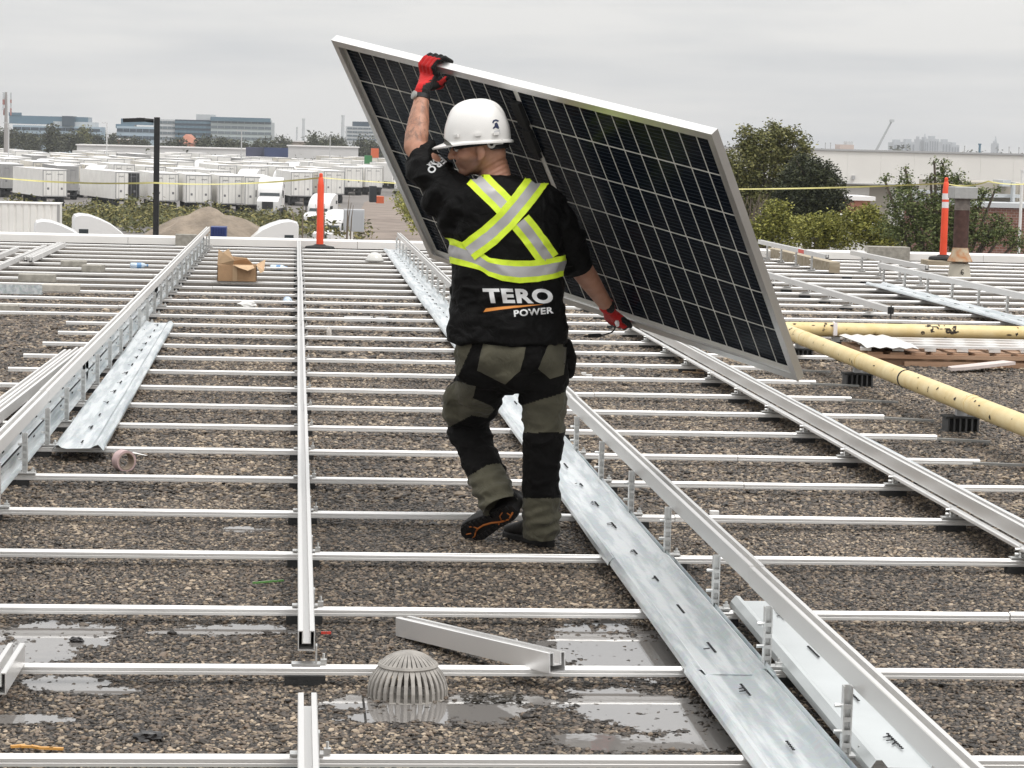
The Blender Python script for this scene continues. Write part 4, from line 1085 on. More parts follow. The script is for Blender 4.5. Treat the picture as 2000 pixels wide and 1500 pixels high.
mb.loft(rows + inner); helmet = mb.build('hard_hat', HEL, man, smooth=True, angle=50)
hbvh = BVHTree.FromPolygons([Vector(v) for v in mb.v], mb.f)
def ellring(rf, rl, u0, u1, m, name, phi0=0, phi1=360, df=0.0, th=.004):
    q = MB(); rows = []; n = 48
    for k in range(n + 1):
        a = math.radians(phi0 + (phi1 - phi0) * k / n)
        rows.append([HB + HM @ Vector((df + r * math.cos(a) * rf, r * math.sin(a) * rl, u)) for r, u in ((1, u0), (1, u1), (1 - th / rf, u1), (1 - th / rf, u0))])
    q.loft(rows); return q.build(name, m, man, smooth=True, angle=40)
BLKB = mat('black_band', (.012, .012, .013), .6)
ellring(.108, .090, -.034, -.012, BLKB, 'headband', -180, 180, -.004)
ellring(.110, .090, -.056, -.020, BLKB, 'nape_strap', 115, 245, -.006)
# visor edge strap seen at the front, ratchet knob with its arm, brim clips
mb = MB(); kn = HB + HM @ Vector((-.058, .088, -.034)); ax = (HM @ Vector((-.25, 1, -.1))).normalized()
mb.lathe([(.013, -.006), (.016, -.004), (.016, .006), (.008, .008), (.008, .002)], kn, 20, ax=ax); o = mb.build('ratchet_knob', mat('grey_plastic', (.5, .49, .47), .45), man, smooth=True, angle=40)
mb = MB(); mb.lathe([(.0065, .004), (.0065, .0095)], kn, 14, ax=ax); mb.build('knob_hole', BLKB, man)
mb = MB(); mb.box(HB + HM @ Vector((-.086, .080, -.031)), (.034, .006, .017), M=HM @ Matrix.Rotation(.35, 3, 'Z')); mb.build('ratchet_arm', mat('grey_plastic', (.5, .49, .47), .45), man)
mb = MB()
for a in (58, 96, 128):
    v = hq(math.radians(a), 0); d = Vector((v.x, v.y, 0)).normalized()
    mb.box(hw(v + d * .005 + Z * .010), (.026, .008, .011), M=HM @ Matrix.Rotation(math.atan2(v.y, v.x) + math.pi / 2, 3, 'Z'))
mb.build('brim_clip', HEL, man)

# --- flat things laid onto a surface along the line of sight from behind
def project_poly(polys, bv, off, name, m, parent, step=7.0, skirt=True, tris=None):
    bm = bmesh.new()
    if tris:
        vs = [bm.verts.new((x, y, 0)) for x, y in tris[0]]
        for f in tris[1]:
            try: bm.faces.new([vs[i] for i in f])
            except ValueError: pass
    else:
        for poly in polys: bm.faces.new([bm.verts.new((x, y, 0)) for x, y in poly])
    bmesh.ops.triangulate(bm, faces=[f for f in bm.faces if len(f.verts) > 4])
    xs_, ys_ = [v.co.x for v in bm.verts], [v.co.y for v in bm.verts]
    for k in range(int(min(xs_) // step) + 1, int(max(xs_) // step) + 1):
        bmesh.ops.bisect_plane(bm, geom=bm.verts[:] + bm.edges[:] + bm.faces[:], plane_co=(k * step, 0, 0), plane_no=(1, 0, 0))
    for k in range(int(min(ys_) // step) + 1, int(max(ys_) // step) + 1):
        bmesh.ops.bisect_plane(bm, geom=bm.verts[:] + bm.edges[:] + bm.faces[:], plane_co=(0, k * step, 0), plane_no=(0, 1, 0))
    bad = []; nr = {}
    for v in bm.verts:
        d = ray(v.co.x, v.co.y).normalized(); h = bv.ray_cast(CAM, d)
        if h[0] is None: bad.append(v); continue
        nn = h[1] if h[1].dot(d) < 0 else -h[1]
        v.co = h[0] + (nn * .5 - d * .5) * off * 1.3; nr[v] = nn
    bmesh.ops.delete(bm, geom=bad, context='VERTS')
    bmesh.ops.recalc_face_normals(bm, faces=bm.faces)
    if bm.faces and sum((f.normal.dot(Vector((0, -1, 0))) for f in bm.faces)) < 0: bmesh.ops.reverse_faces(bm, faces=bm.faces)
    if skirt:
        be = [e for e in bm.edges if e.is_boundary]
        r = bmesh.ops.extrude_edge_only(bm, edges=be)
        for v in [g for g in r['geom'] if isinstance(g, bmesh.types.BMVert)]: v.co += Vector((0, 1, 0)) * off * 1.6
    me = bpy.data.meshes.new(name); bm.to_mesh(me); bm.free()
    me.transform(Matrix.Translation(-wloc(parent))); me.materials.append(m)
    me.polygons.foreach_set('use_smooth', [True] * len(me.polygons)); me.set_sharp_from_angle(angle=.9)
    o = bpy.data.objects.new(name, me); COL.objects.link(o); o.parent = parent; return o
project_poly([[(860, 272), (864, 267), (873, 274), (884, 284), (879, 290), (868, 281)]], hbvh, .002, 'lamp_strap', mat('olive_strap', (.05, .05, .04), .7), man, 4)
NAVY = mat('navy_print', (.02, .03, .08), .5)
arc = [(961 + 0, 240), (963, 235), (968, 233), (974, 235), (973, 238), (968, 236.5), (965, 238), (964, 241)]
project_poly([arc, [(966, 241), (970, 239), (972, 242), (970, 245), (975, 250), (973, 252), (968, 249), (964, 252), (962, 250), (966, 246)]], hbvh, .0012, 'emblem', NAVY, man, 4, False)
project_poly([[(965, 256), (976, 253), (977, 262), (966, 265)]], hbvh, .001, 'sticker', mat('grey_sticker', (.55, .55, .56), .5), man, 4, False)

# --- shirt
s_ = MB()
sec = [(668, 874, 1106, .135), (655, 875, 1106, .138), (620, 879, 1103, .134), (560, 882, 1100, .130), (500, 882, 1098, .130), (450, 880, 1096, .130), (410, 874, 1092, .126),
       (385, 876, 1082, .115), (368, 884, 1066, .100), (356, 904, 1046, .088), (347, 930, 1014, .075), (342, 940, 1002, .066)]
rings = []
for y, xl, xr, ry in sec:
    a, b = aty(xl, y, 9.40), aty(xr, y, 9.40); c = (a + b) / 2; rx = (b - a).length / 2; rg = []
    for k in range(40):
        th = 2 * math.pi * k / 40; cx, cy = math.cos(th), math.sin(th)
        rg.append(c + Vector((rx * math.copysign(abs(cx) ** .82, cx), ry * math.copysign(abs(cy) ** .82, cy), 0)))
    rings.append(rg)
s_.loft(rings)
limb(s_, [(aty(905, 396, 9.41), .095), (aty(862, 366, 9.47), .083), (aty(838, 334, 9.525), .074), (aty(824, 310, 9.56), .069), (aty(816, 300, 9.572), .067)], 10)
limb(s_, [(aty(898, 440, 9.42), .075), (aty(860, 385, 9.46), .070)], 8)
limb(s_, [(aty(1058, 402, 9.405), .088), (aty(1090, 440, 9.43), .080), (aty(1112, 485, 9.485), .073), (aty(1127, 517, 9.52), .064)], 10)
me = fuse(s_, .0052, 8, .5)
def shirt_fold(p):
    x, y = pj(p); d = 0.0
    w = max(0, min(1, (y - 545) / 80)); d += w * .0075 * math.sin((x * .75 - y * .55) * .085 + 2.0 * vnoise(p, 5)) * (.5 + vnoise(p, 4, 3) + .3)
    if y > 640: d += .004 * math.sin(x * .09)
    if x < 905 and y < 480:                       # folds pulled towards the raised arm
        d += .0080 * math.sin((x * .8 + y * .55) * .13 + 2.2 * vnoise(p, 6)) * max(0, min(1, (905 - x) / 50 + .4))
    if x > 1070 and y < 540: d += .004 * math.sin((y * .9 - x * .5) * .11 + 2 * vnoise(p, 6))
    d += .006 * vnoise(p, 9, 4) + .004 * vnoise(p, 20, 9)
    k = .35 + (.65 if (x < 905 and y < 500) or y > 560 or x > 1060 else 0)
    d += k * (.0085 * crease(p, 7, 2) - .003 + .004 * crease(p, 14, 6, 4))
    return d
def trim_mesh(me, planes, side=None):              # cut the garment open at cuffs and hems
    bm = bmesh.new(); bm.from_mesh(me)
    for co, no, rad in planes:
        near = (lambda q: (q - co).length < rad) if side is None else (lambda q: (q - co).length < rad and (pj(q)[0] > side) == (pj(co)[0] > side))
        geo = [f for f in bm.faces if near(f.calc_center_median())]
        gv = list({v for f in geo for v in f.verts} | set()); ge = list({e for f in geo for e in f.edges})
        r = bmesh.ops.bisect_plane(bm, geom=gv + ge + geo, plane_co=co, plane_no=no)
        kill = [f for f in bm.faces if near(f.calc_center_median()) and (f.calc_center_median() - co).dot(no) > 0]
        bmesh.ops.delete(bm, geom=kill, context='FACES')
    bm.to_mesh(me); bm.free(); return me
cl = aty(817, 304, 9.570); dl = (ELL - SHL).normalized(); cr = aty(1129, 520, 9.525); dr = (ELR - SHR).normalized()
shirt, sbv = None, None
for v in me.vertices: pass
trim_mesh(me, [(cl, dl, .12), (cr, dr, .12)])
shirt, sbv = finish(me, 'shirt', [SHIRT], man, disp=shirt_fold)
so_ = shirt.modifiers.new('hem_thickness', 'SOLIDIFY'); so_.thickness = .003; so_.offset = -1

def band(center, wpx, frac0, frac1):              # strip polygon between two fractions of the width along a pixel polyline
    L, R_ = [], []
    pts = []
    for k in range(len(center) - 1):
        for q in range(5): s = q / 5; pts.append((center[k][0] * (1 - s) + center[k + 1][0] * s, center[k][1] * (1 - s) + center[k + 1][1] * s))
    pts.append(center[-1])
    for i, (x, y) in enumerate(pts):
        x0, y0 = pts[max(i - 2, 0)]; x1, y1 = pts[min(i + 2, len(pts) - 1)]; n = math.hypot(x1 - x0, y1 - y0); nx, ny = -(y1 - y0) / n, (x1 - x0) / n
        L.append((x + nx * wpx * (frac0 - .5), y + ny * wpx * (frac0 - .5))); R_.append((x + nx * wpx * (frac1 - .5), y + ny * wpx * (frac1 - .5)))
    return [[L[i], L[i + 1], R_[i + 1], R_[i]] for i in range(len(L) - 1)]
def strip_tris(quads):
    vs, fs, key = [], [], {}
    def vi(p):
        k = (round(p[0], 3), round(p[1], 3))
        if k not in key: key[k] = len(vs); vs.append(p)
        return key[k]
    for q in quads: fs.append([vi(p) for p in q])
    return vs, fs
S2a = [(926, 344), (934, 351), (952, 369), (972, 388), (992, 409), (1000, 418)]; S2b = [(1016, 433), (1032, 452), (1052, 479), (1072, 508)]
S1 = [(1062, 336), (1052, 351), (1034, 374), (1016, 397), (988, 430), (956, 460), (915, 491)]
for cen, w, off in ((S2a, 43, .0035), (S2b, 43, .0035), (S1, 43, .0075)):
    for f0, f1, m, nm in ((0, .29, HIVIZ, 'lime_band'), (.29, .71, SILVER, 'reflective_band'), (.71, 1, HIVIZ, 'lime_band')):
        project_poly(None, sbv, off, nm, m, man, 9, True, strip_tris(band(cen, w, f0, f1)))
# waist band, all the way round
TOPL = [(870, 457), (878, 462), (896, 472), (909, 482), (940, 503), (974, 507), (1013, 509), (1052, 509), (1078, 505), (1087, 500), (1104, 492)]
BOTL = [(870, 510), (880, 513), (922, 526), (938, 538), (974, 548), (1026, 553), (1065, 550), (1096, 537), (1104, 533)]
def interp(tab, x):
    for (x0, y0), (x1, y1) in zip(tab[:-1], tab[1:]):
        if x <= x1: return y0 + (y1 - y0) * max(0, (x - x0) / (x1 - x0))
    return tab[-1][1]
ac = aty(988, 500, 9.40)
def waist(f0, f1, m, nm, off):
    rows = []; N = 140
    for k in range(N + 1):
        th = 2 * math.pi * k / N; dirv = Vector((math.cos(th), math.sin(th), 0)); row = []
        guess = ac + Vector((dirv.x * .21, dirv.y * .13, 0)); gx = pj(guess)[0] if dirv.y < .2 else (1104 if dirv.x > 0 else 872)
        yt, yb = interp(TOPL, gx), interp(BOTL, gx)
        if dirv.y > -.1: yt, yb = yt + 0, yb
        for q in range(5):
            fy = f0 + (f1 - f0) * q / 4; yy = yt + (yb - yt) * fy
            z = aty(gx, yy, guess.y).z
            o_ = Vector((ac.x, ac.y, z)) + dirv * .5; h = sbv.ray_cast(o_, -dirv)
            lim = 1.13 / math.sqrt((dirv.x / .224) ** 2 + (dirv.y / .132) ** 2)
            if h[0] is None or (h[0] - Vector((ac.x, ac.y, z))).length > lim: row.append(Vector((ac.x, ac.y, z)) + dirv * lim * .9)
            else: row.append(h[0] + dirv * off)
        rows.append(row + [p - dirv * off * 1.5 for p in reversed(row)])
    q = MB(); q.loft(rows, cap=False); return q.build(nm, m, man, smooth=True, angle=40)
for f0, f1, m, nm in ((0, .26, HIVIZ, 'lime_band'), (.26, .74, SILVER, 'reflective_band'), (.74, 1, HIVIZ, 'lime_band')): waist(f0, f1, m, nm, .0055)

# --- printed lettering on the shirt
PRINT = mat('white_print', (.80, .80, .80), .6); PRINTO = mat('orange_print', (.80, .30, .06), .6)
def text_tris(body_, bold, quad):
    """letters mapped into a pixel quad: top-left, top-right, bottom-left"""
    cu = bpy.data.curves.new('txt', 'FONT'); cu.body = body_; cu.offset = bold; cu.space_character = 1.12; cu.resolution_u = 4
    o = bpy.data.objects.new('txt', cu); COL.objects.link(o); dg = bpy.context.evaluated_depsgraph_get(); dg.update()
    me = bpy.data.meshes.new_from_object(o.evaluated_get(dg)); bpy.data.objects.remove(o)
    a = np.array([v.co[:2] for v in me.vertices]); lo, hi = a.min(0), a.max(0); n = (a - lo) / (hi - lo)
    tl, tr, bl = map(np.array, quad)
    pts = [tuple(tl + (tr - tl) * x + (bl - tl) * (1 - y)) for x, y in n]
    return pts, [tuple(p.vertices) for p in me.polygons]
project_poly(None, sbv, .0016, 'lettering', PRINT, man, 6, False, text_tris('TERO', .045, ((942, 563), (1077, 564), (947, 592))))
project_poly(None, sbv, .0016, 'lettering', PRINT, man, 6, False, text_tris('POWER', .035, ((1003, 606), (1080, 599), (1004, 619))))
project_poly([[(944, 609.5), (949, 602), (985, 598.5), (1025, 595.8), (1062, 594.5), (1030, 598.5), (985, 604)]], sbv, .0016, 'print_swoosh', PRINTO, man, 6, False)
project_poly(None, sbv, .0016, 'lettering', PRINT, man, 4, False, text_tris('TERO', .035, ((884, 307), (843, 341), (873, 297))))
project_poly(None, sbv, .0016, 'lettering', PRINT, man, 4, False, text_tris('POWER', .03, ((866, 302), (838, 327), (861, 297))))

# --- trousers
t_ = MB(); rings = []
for y, xl, xr, ry in ((636, 892, 1100, .12), (662, 891, 1102, .13), (695, 889, 1108, .142), (728, 890, 1110, .138), (752, 905, 1105, .11), (766, 940, 1070, .06)):
    a, b = aty(xl, y, 9.41), aty(xr, y, 9.41); c = (a + b) / 2; rx = (b - a).length / 2
    rings.append([c + Vector((rx * math.copysign(abs(math.cos(h)) ** .85, math.cos(h)), ry * math.sin(h), 0)) for h in [2 * math.pi * k / 36 for k in range(36)]])
t_.loft(rings)
for LEG, sc_ in ((RLEG, .90), (LLEG, .93)): limb(t_, [(aty(x, y, Y), r * (sc_ if i_ else .97)) for i_, (x, y, Y, r) in enumerate(LEG)], 10)
limb(t_, [(aty(895, 770, 9.545), .050), (aty(888, 812, 9.58), .048)], 8)     # cargo pocket bulge
limb(t_, [(aty(960, 702, 9.32), .062), (aty(1046, 702, 9.31), .062)], 8)
me = fuse(t_, .0050, 7, .5)
trim_mesh(me, [(aty(1056, 1048, 9.475), Vector((0, .12, -1)), .16), (aty(976, 990, 9.46), (aty(974, 984, 9.465) - aty(930, 880, 9.60)).normalized(), .16)], 1011)
def inpoly(x, y, poly):
    c = False; n = len(poly)
    for i in range(n):
        x0, y0 = poly[i]; x1, y1 = poly[i - 1]
        if (y0 > y) != (y1 > y) and x < (x1 - x0) * (y - y0) / (y1 - y0) + x0: c = not c
    return c
OLP = [[(924, 778), (958, 792), (966, 800), (952, 817), (921, 811), (878, 834), (850, 830), (850, 775), (890, 744), (910, 748)],
       [(920, 655), (922, 674), (896, 732), (875, 740), (875, 660)],
       [(915, 930), (952, 908), (978, 905), (1010, 955), (1015, 1000), (930, 1010), (915, 960)]]
def trouser_mat(c, n):
    x, y = pj(c)
    if x > 1003 and y > 760:
        if y > 973: return 1
        if 793 - (x - 1015) * .30 < y < 845: return 1
        return 0
    return 1 if any(inpoly(x, y, p) for p in OLP) else 0
def trouser_fold(p):
    x, y = pj(p); d = .0035 * vnoise(p, 12) + .003 * vnoise(p, 24, 5) + .0065 * crease(p, 9, 1) - .002 + .0035 * crease(p, 17, 8, 4)
    if x > 1003:
        w = max(0, min(1, (y - 985) / 30)); d += w * .0075 * math.sin((y + .3 * x) * .24 + 4.5 * vnoise(p, 6)) * (.75 + .8 * vnoise(p, 10, 2))
        w2 = max(0, 1 - abs(y - 830) / 60); d += w2 * .004 * math.sin((y - .4 * x) * .16 + 2 * vnoise(p, 7))
    else:
        s = (x - 913) * .36 + (y - 828) * .93
        w = max(0, min(1, (s - 85) / 30)); d += w * .0075 * math.sin(s * .24 + 4.5 * vnoise(p, 6)) * (.75 + .8 * vnoise(p, 10, 2))
        w2 = max(0, 1 - abs(s) / 60); d += w2 * .006 * math.sin((y * .8 - x * .6) * .14 + 2.5 * vnoise(p, 7))
    if 690 < y < 790: d += .003 * math.sin((y + .6 * abs(x - 1003)) * .12 + 2 * vnoise(p, 8))
    return d
trousers, tbv = finish(me, 'trousers', [PANTB, OLIVE], man, matfn=trouser_mat, disp=trouser_fold)
for poly in ([(944, 672), (985, 677), (1026, 679), (1022, 702), (1016, 724), (987, 750), (960, 737), (933, 724), (938, 698)],
             [(1071, 672), (1090, 668), (1106, 664), (1104, 700), (1100, 732), (1074, 740), (1051, 720)],
             [(889, 746), (930, 754), (926, 772), (919, 787), (900, 781), (880, 780), (872, 790), (872, 772)]):
    project_poly([poly], tbv, .0045, 'pocket', OLIVE, man, 7)
mb = MB(); limb(mb, [(aty(1107, 672, 9.42), .022), (aty(1112, 700, 9.42), .030), (aty(1111, 728, 9.42), .024)], 8); mb.build('tool_pouch', PANTB, man, smooth=True)

# --- boots
def boot(heel, d, up, L, label, tread=False):
    d = Vector(d).normalized(); up = Vector(up); up = (up - d * up.dot(d)).normalized(); sd = d.cross(up)
    heel = Vector(heel); k = L / .29
    S = [0, .012, .04, .085, .13, .18, .225, .262, .282, .29]; HW = [.016, .029, .036, .037, .037, .043, .048, .044, .030, .010]; TP = [.075, .098, .115, .118, .105, .082, .066, .054, .044, .034]
    def shape(n, lo, f=1.0, tops=None):
        rows = []
        for s, h, t in zip(S, HW, TP):
            top = tops if tops is not None else t; c = heel + d * s * k; rg = []
            for q in range(20):
                a = 2 * math.pi * q / 20; x = h * f * math.copysign(abs(math.cos(a)) ** .7, math.cos(a)); y = (lo + top) / 2 + (top - lo) / 2 * math.copysign(abs(math.sin(a)) ** .7, math.sin(a))
                rg.append(c + sd * x + up * y)
            rows.append(rg)
        q = MB(); q.loft(rows); return q
    bt_ = shape(0, .018).build('boot', BOOT, man, smooth=True, angle=60)
    q = MB(); rows = []
    out = [(s, h * 1.13) for s, h in zip(S, HW)]
    out[0] = (-.006, .018); out[-1] = (.297, .012)
    for z, ff in ((0, .94), (.004, 1), (.022, 1), (.026, .95)):
        ring = [heel + d * s * k + sd * h * ff + up * z for s, h in out] + [heel + d * s * k - sd * h * ff + up * z for s, h in reversed(out)]
        rows.append(ring)
    q.loft(rows); sole = q.build('sole', SOLE, bt_)
    q = MB(); q.tube([heel + d * .05 * k + up * .06, heel + d * .052 * k + up * .085, heel + d * .055 * k + up * .11] if tread else [heel + d * .05 * k + up * .07, heel + d * .055 * k + up * .12, heel + d * .05 * k + up * .20], [.036, .040, .042], 14); q.build('boot_collar', BOOT, bt_, smooth=True)
    # lug blocks under the sole
    q = MB()
    for s in np.arange(.02, .28, .024):
        w = np.interp(s, S, HW)
        for e in (-1, 1):
            q.box(heel + d * s * k + sd * e * w * .72 - up * .003, (.013, w * .5, .008), M=Matrix((d, sd, up)).transposed())
    q.build('lug', SOLE, bt_)
    if tread:
        def line(pts, r): 
            q = MB(); q.tube([heel + d * s * k + sd * w - up * .0035 for s, w in pts], r, 6); q.build('tread_line', TREAD, bt_, smooth=True)
        line([(.012, .006), (.05, .024), (.09, .018), (.13, .002), (.17, -.006), (.205, -.004), (.225, .004)], .0042)
        line([(.225, .004), (.245, .018), (.262, .022)], .003); line([(.085, .018), (.075, -.006), (.05, -.016)], .0032); line([(.205, -.004), (.215, -.022), (.235, -.03)], .003)
        line([(.10, .018), (.12, .028)], .003); line([(.03, .016), (.035, -.004)], .0028); line([(.25, .0), (.272, -.006)], .0028)
    return bt_
hr = onz(1074, 1071, 0); boot((hr.x, hr.y, .006), (-.48, .88, 0), (0, 0, 1), .30, '')
hl_ = aty(1004, 996, 9.44); tl_ = onz(903, 1052, .004); tl_.z = .008
boot(hl_, tl_ - hl_, (.05, .97, .22), min((tl_ - hl_).length, .32), '', True)

# --- gloves
def glove(chains, red, name, wrist):
    mb = MB()
    for c in chains: limb(mb, c, 6)
    me = fuse(mb, .0028, 3, .4)
    o, bv = finish(me, name, [GLOVER, GLOVEB], man, matfn=red, disp=lambda p: .0008 * vnoise(p, 120))
    return o
def lc(p): q = p - P0; return q.dot(EU), q.dot(EV), q.dot(EN)
u0 = .640; ch = []
WL2 = WRL + (WRL - ELL).normalized() * .015
for j in range(4):
    u = u0 + (j - 1.5) * .0235; ln = (.9, 1.0, 1.03, .95)[j]
    K = pl(u, .040, .020); A = pl(u + .002, -.004, .0155); B = pl(u + .004, -.0145, -.012 * ln); C2 = pl(u + .008 + .006 * j, -.0135, -.040 * ln - .004); D2 = pl(u + .014 + .010 * j, .008, -PT - .016)
    ch.append([(WL2.lerp(K, .15) + EU * (j - 1.5) * .004, .022), (WL2.lerp(K, .6), .0185), (K, .0145), (A, .0122), (B, .0112), (C2, .0105), (D2, .0095)])
ch.append([(WL2.lerp(pl(u0, .04, .02), .25), .022), (pl(u0 + .050, .078, .022), .017), (pl(u0 + .074, .058, .018), .0125), (pl(u0 + .098, .040, .0145), .0105)])
ch.append([(WRL, .033), (WL2, .031)])
def redL(c, n):
    u, v, w = lc(c)
    if w < -.024: return 1
    if n.dot(EN) < -.45 and w < .012: return 1
    if v < .075 and u > u0 + .038 and n.dot(EU) > .55: return 1
    return 0
glove(ch, redL, 'glove', WRL)
u1 = 1.222; ch = []
for j in range(4):
    u = u1 + (j - 1.5) * .0235
    K = pl(u - .004, PH - .030, .026); A = pl(u, PH + .004, .0165); B = pl(u, PH + .0125, -.010); C2 = pl(u, PH + .0115, -PT - .006); D2 = pl(u, PH - .02, -PT - .014)
    ch.append([(WRR.lerp(K, .15), .022), (WRR.lerp(K, .6), .0185), (K, .0145), (A, .0122), (B, .0115), (C2, .0105), (D2, .0095)])
ch.append([(WRR.lerp(pl(u1, PH - .03, .026), .3), .020), (pl(u1 + .046, PH - .055, .024), .015), (pl(u1 + .066, PH - .035, .016), .012), (pl(u1 + .074, PH - .012, .0135), .0105)])
ch.append([(WRR - (WRR - ELR).normalized() * .012, .034), (WRR, .032)])
def redR(c, n):
    u, v, w = lc(c)
    if v > PH + .002 or w < -.004: return 1
    if u > u1 + .058: return 1
    return 0
glove(ch, redR, 'glove', WRR)
# watch on the raised wrist
wd_ = (WRL - ELL).normalized(); wc = WRL - wd_ * .022
mb = MB(); mb.lathe([(.0315, -.010), (.0345, -.009), (.0345, .009), (.0315, .010), (.028, 0)], wc, 24, ax=wd_); mb.build('watch_strap', BLKB, man, smooth=True, angle=40)
mb = MB(); sdv = Vector((-.85, -.45, 0)); sdv = (sdv - wd_ * sdv.dot(wd_)).normalized(); mb.lathe([(.016, 0), (.018, .002), (.018, .010), (.014, .012)], wc + sdv * .030, 20, ax=sdv); mb.build('watch_face', mat('watch_grey', (.34, .34, .32), .35, .4), man, smooth=True, angle=40)
# ------------------------------------------------------------------ the yard beyond the roof
ASPH = mat('yard_asphalt', (.17, .155, .145), .9, var=.2, vscale=.05, bump=.2, bscale=1.5)
mb = MB(); n_ = 24
ys = [36, 60, 100, 160, 240, 340, 480, 700, 1000, 1500, 2500, 4500, 9000]
mb.v = [(x * 1.0, y, G) for y in ys for x in (-6000, -600, -150, -60, -20, 20, 60, 150, 600, 6000)]
nx = 10
mb.f = [(j * nx + i, j * nx + i + 1, (j + 1) * nx + i + 1, (j + 1) * nx + i) for j in range(len(ys) - 1) for i in range(nx - 1)]; mb.m = [0] * len(mb.f)
mb.v += [(-6000, -6000, G), (6000, -6000, G), (6000, 36, G), (-6000, 36, G)]; k = len(mb.v) - 4; mb.f.append((k, k + 1, k + 2, k + 3)); mb.m.append(0)
o = mb.build('ground', ASPH, loc=(0, 0, G)); tag(o, kind='structure')
DIRT = mat('dirt_road', (.23, .185, .155), .95, var=.18, vscale=.35, bump=.3, bscale=2)
def gpoly(name, pts, m, dz=.02, kind='structure'):
    q = MB(); q.add([onz(x, y, G) + Z * dz for x, y in pts], [tuple(range(len(pts)))[::-1]]); o = q.build(name, m, loc=(0, 0, G)); return tag(o, kind=kind)
gpoly('dirt_road', [(672, 520), (690, 455), (700, 420), (712, 395), (745, 384), (765, 384), (800, 420), (845, 460), (920, 520)], DIRT)

# leaves: small faces, colour varied per leaf
def leaf_mat(name, c0, c1, c2):
    m = bpy.data.materials.new(name); m.use_nodes = True
    n, l = m.node_tree.nodes, m.node_tree.links; b = n['Principled BSDF']; g = n.new('ShaderNodeNewGeometry')
    r = n.new('ShaderNodeValToRGB'); e = r.color_ramp.elements; e[0].color = (*c0, 1); e[1].color = (*c2, 1); q = e.new(.5); q.color = (*c1, 1)
    l.new(g.outputs['Random Per Island'], r.inputs[0]); l.new(r.outputs[0], b.inputs['Base Color']); b.inputs['Roughness'].default_value = .6
    b.inputs['Specular IOR Level'].default_value = .3
    return m
LF_OLIVE = leaf_mat('leaves_olive', (.050, .056, .018), (.13, .135, .042), (.26, .245, .09))
LF_DARK = leaf_mat('leaves_dark', (.016, .022, .010), (.036, .044, .019), (.075, .082, .035))
LF_LIME = leaf_mat('leaves_lime', (.085, .095, .02), (.21, .215, .042), (.38, .36, .09))
LF_MID = leaf_mat('leaves_mid', (.042, .062, .020), (.105, .135, .042), (.20, .22, .08))
LF_FAR = leaf_mat('leaves_far', (.030, .034, .018), (.055, .062, .030), (.10, .10, .05))
LF_WEED = leaf_mat('leaves_weed', (.05, .06, .018), (.13, .13, .042), (.30, .26, .09))
BARK = mat('bark', (.09, .07, .055), .9, var=.3, vscale=6, bump=.4)
def leaves(blobs, n, size, seed, shell=.55, flat=.35):
    """leaf faces in clumps through the volume of several ellipsoids (centre, radii)"""
    r = np.random.default_rng(seed); vol = np.array([b[1][0] * b[1][1] * b[1][2] for b in blobs]) ** .75; cnt = np.maximum(1, (n * vol / vol.sum())).astype(int)
    C = []
    for (c, rad), k in zip(blobs, cnt):
        nc = max(3, k // 16); d = r.normal(size=(nc, 3)); d /= np.linalg.norm(d, axis=1)[:, None]; rr = shell + (1.08 - shell) * r.random(nc) ** .7
        cc = np.array(c) + d * rr[:, None] * np.array(rad)
        pick = r.integers(0, nc, k); s = size * 1.9
        C.append(cc[pick] + r.normal(size=(k, 3)) * s * np.array([1, 1, .75]))
    C = np.vstack(C); k = len(C)
    a = r.normal(size=(k, 3)); a[:, 2] *= .5; a /= np.linalg.norm(a, axis=1)[:, None]
    b = np.cross(a, r.normal(size=(k, 3))); b /= np.linalg.norm(b, axis=1)[:, None]
    s = size * (.6 + .8 * r.random((k, 1)))
    V = np.stack([C - a * s, C + b * s * .5 , C + a * s, C - b * s * .5], 1).reshape(-1, 3)
    return V, k
def leaf_obj(name, V, k, m, parent):
    off = np.array(wloc(parent)) if parent else np.array((0, 0, G))
    me = bpy.data.meshes.new(name); me.vertices.add(4 * k); me.vertices.foreach_set('co', (V - off).ravel())
    me.loops.add(4 * k); me.loops.foreach_set('vertex_index', np.arange(4 * k)); me.polygons.add(k)
    me.polygons.foreach_set('loop_start', np.arange(0, 4 * k, 4)); me.polygons.foreach_set('loop_total', np.full(k, 4)); me.update(); me.validate(); me.materials.append(m)
    o = bpy.data.objects.new(name, me); COL.objects.link(o)
    if parent: o.parent = parent
    else: o.location = off
    return o
def tree(name, base, blobs, n, size, m, label, cat='tree', group=None, seed=1, trunk=.16, shell=.5, stems=1):
    base = Vector(base); t = thing(name, base, label, cat, group)
    V, k = leaves(blobs, n, size, seed, shell); leaf_obj('crown', V, k, m, t)
    r = random.Random(seed); mb = MB(); top = max(b[0][2] for b in blobs); cx = sum(b[0][0] for b in blobs) / len(blobs); cy = sum(b[0][1] for b in blobs) / len(blobs)
    fork = Vector((cx * .6 + base.x * .4, cy * .6 + base.y * .4, base.z + (top - base.z) * .45))
    mb.tube([base, base.lerp(fork, .5) + Vector((r.uniform(-.1, .1), 0, 0)), fork], [trunk, trunk * .8, trunk * .6], 8)
    for c, rad in blobs:
        c = Vector(c); mid = fork.lerp(c, .5) + Vector((r.uniform(-.2, .2), r.uniform(-.2, .2), r.uniform(0, .2))) * rad[0]
        mb.tube([fork, mid, c, c + Vector((r.uniform(-.4, .4) * rad[0], 0, rad[2] * .7))], [trunk * .45, trunk * .3, trunk * .17, trunk * .06], 6)
    mb.build('trunk', BARK, t, smooth=True); return t
def B(px, py, Y, r, ry=None, rz=None):
    p = aty(px, py, Y); return (tuple(p), (r, ry or r, rz or r * .85))
def base_at(px, Y): p = aty(px, 400, Y); return (p.x, p.y, G)
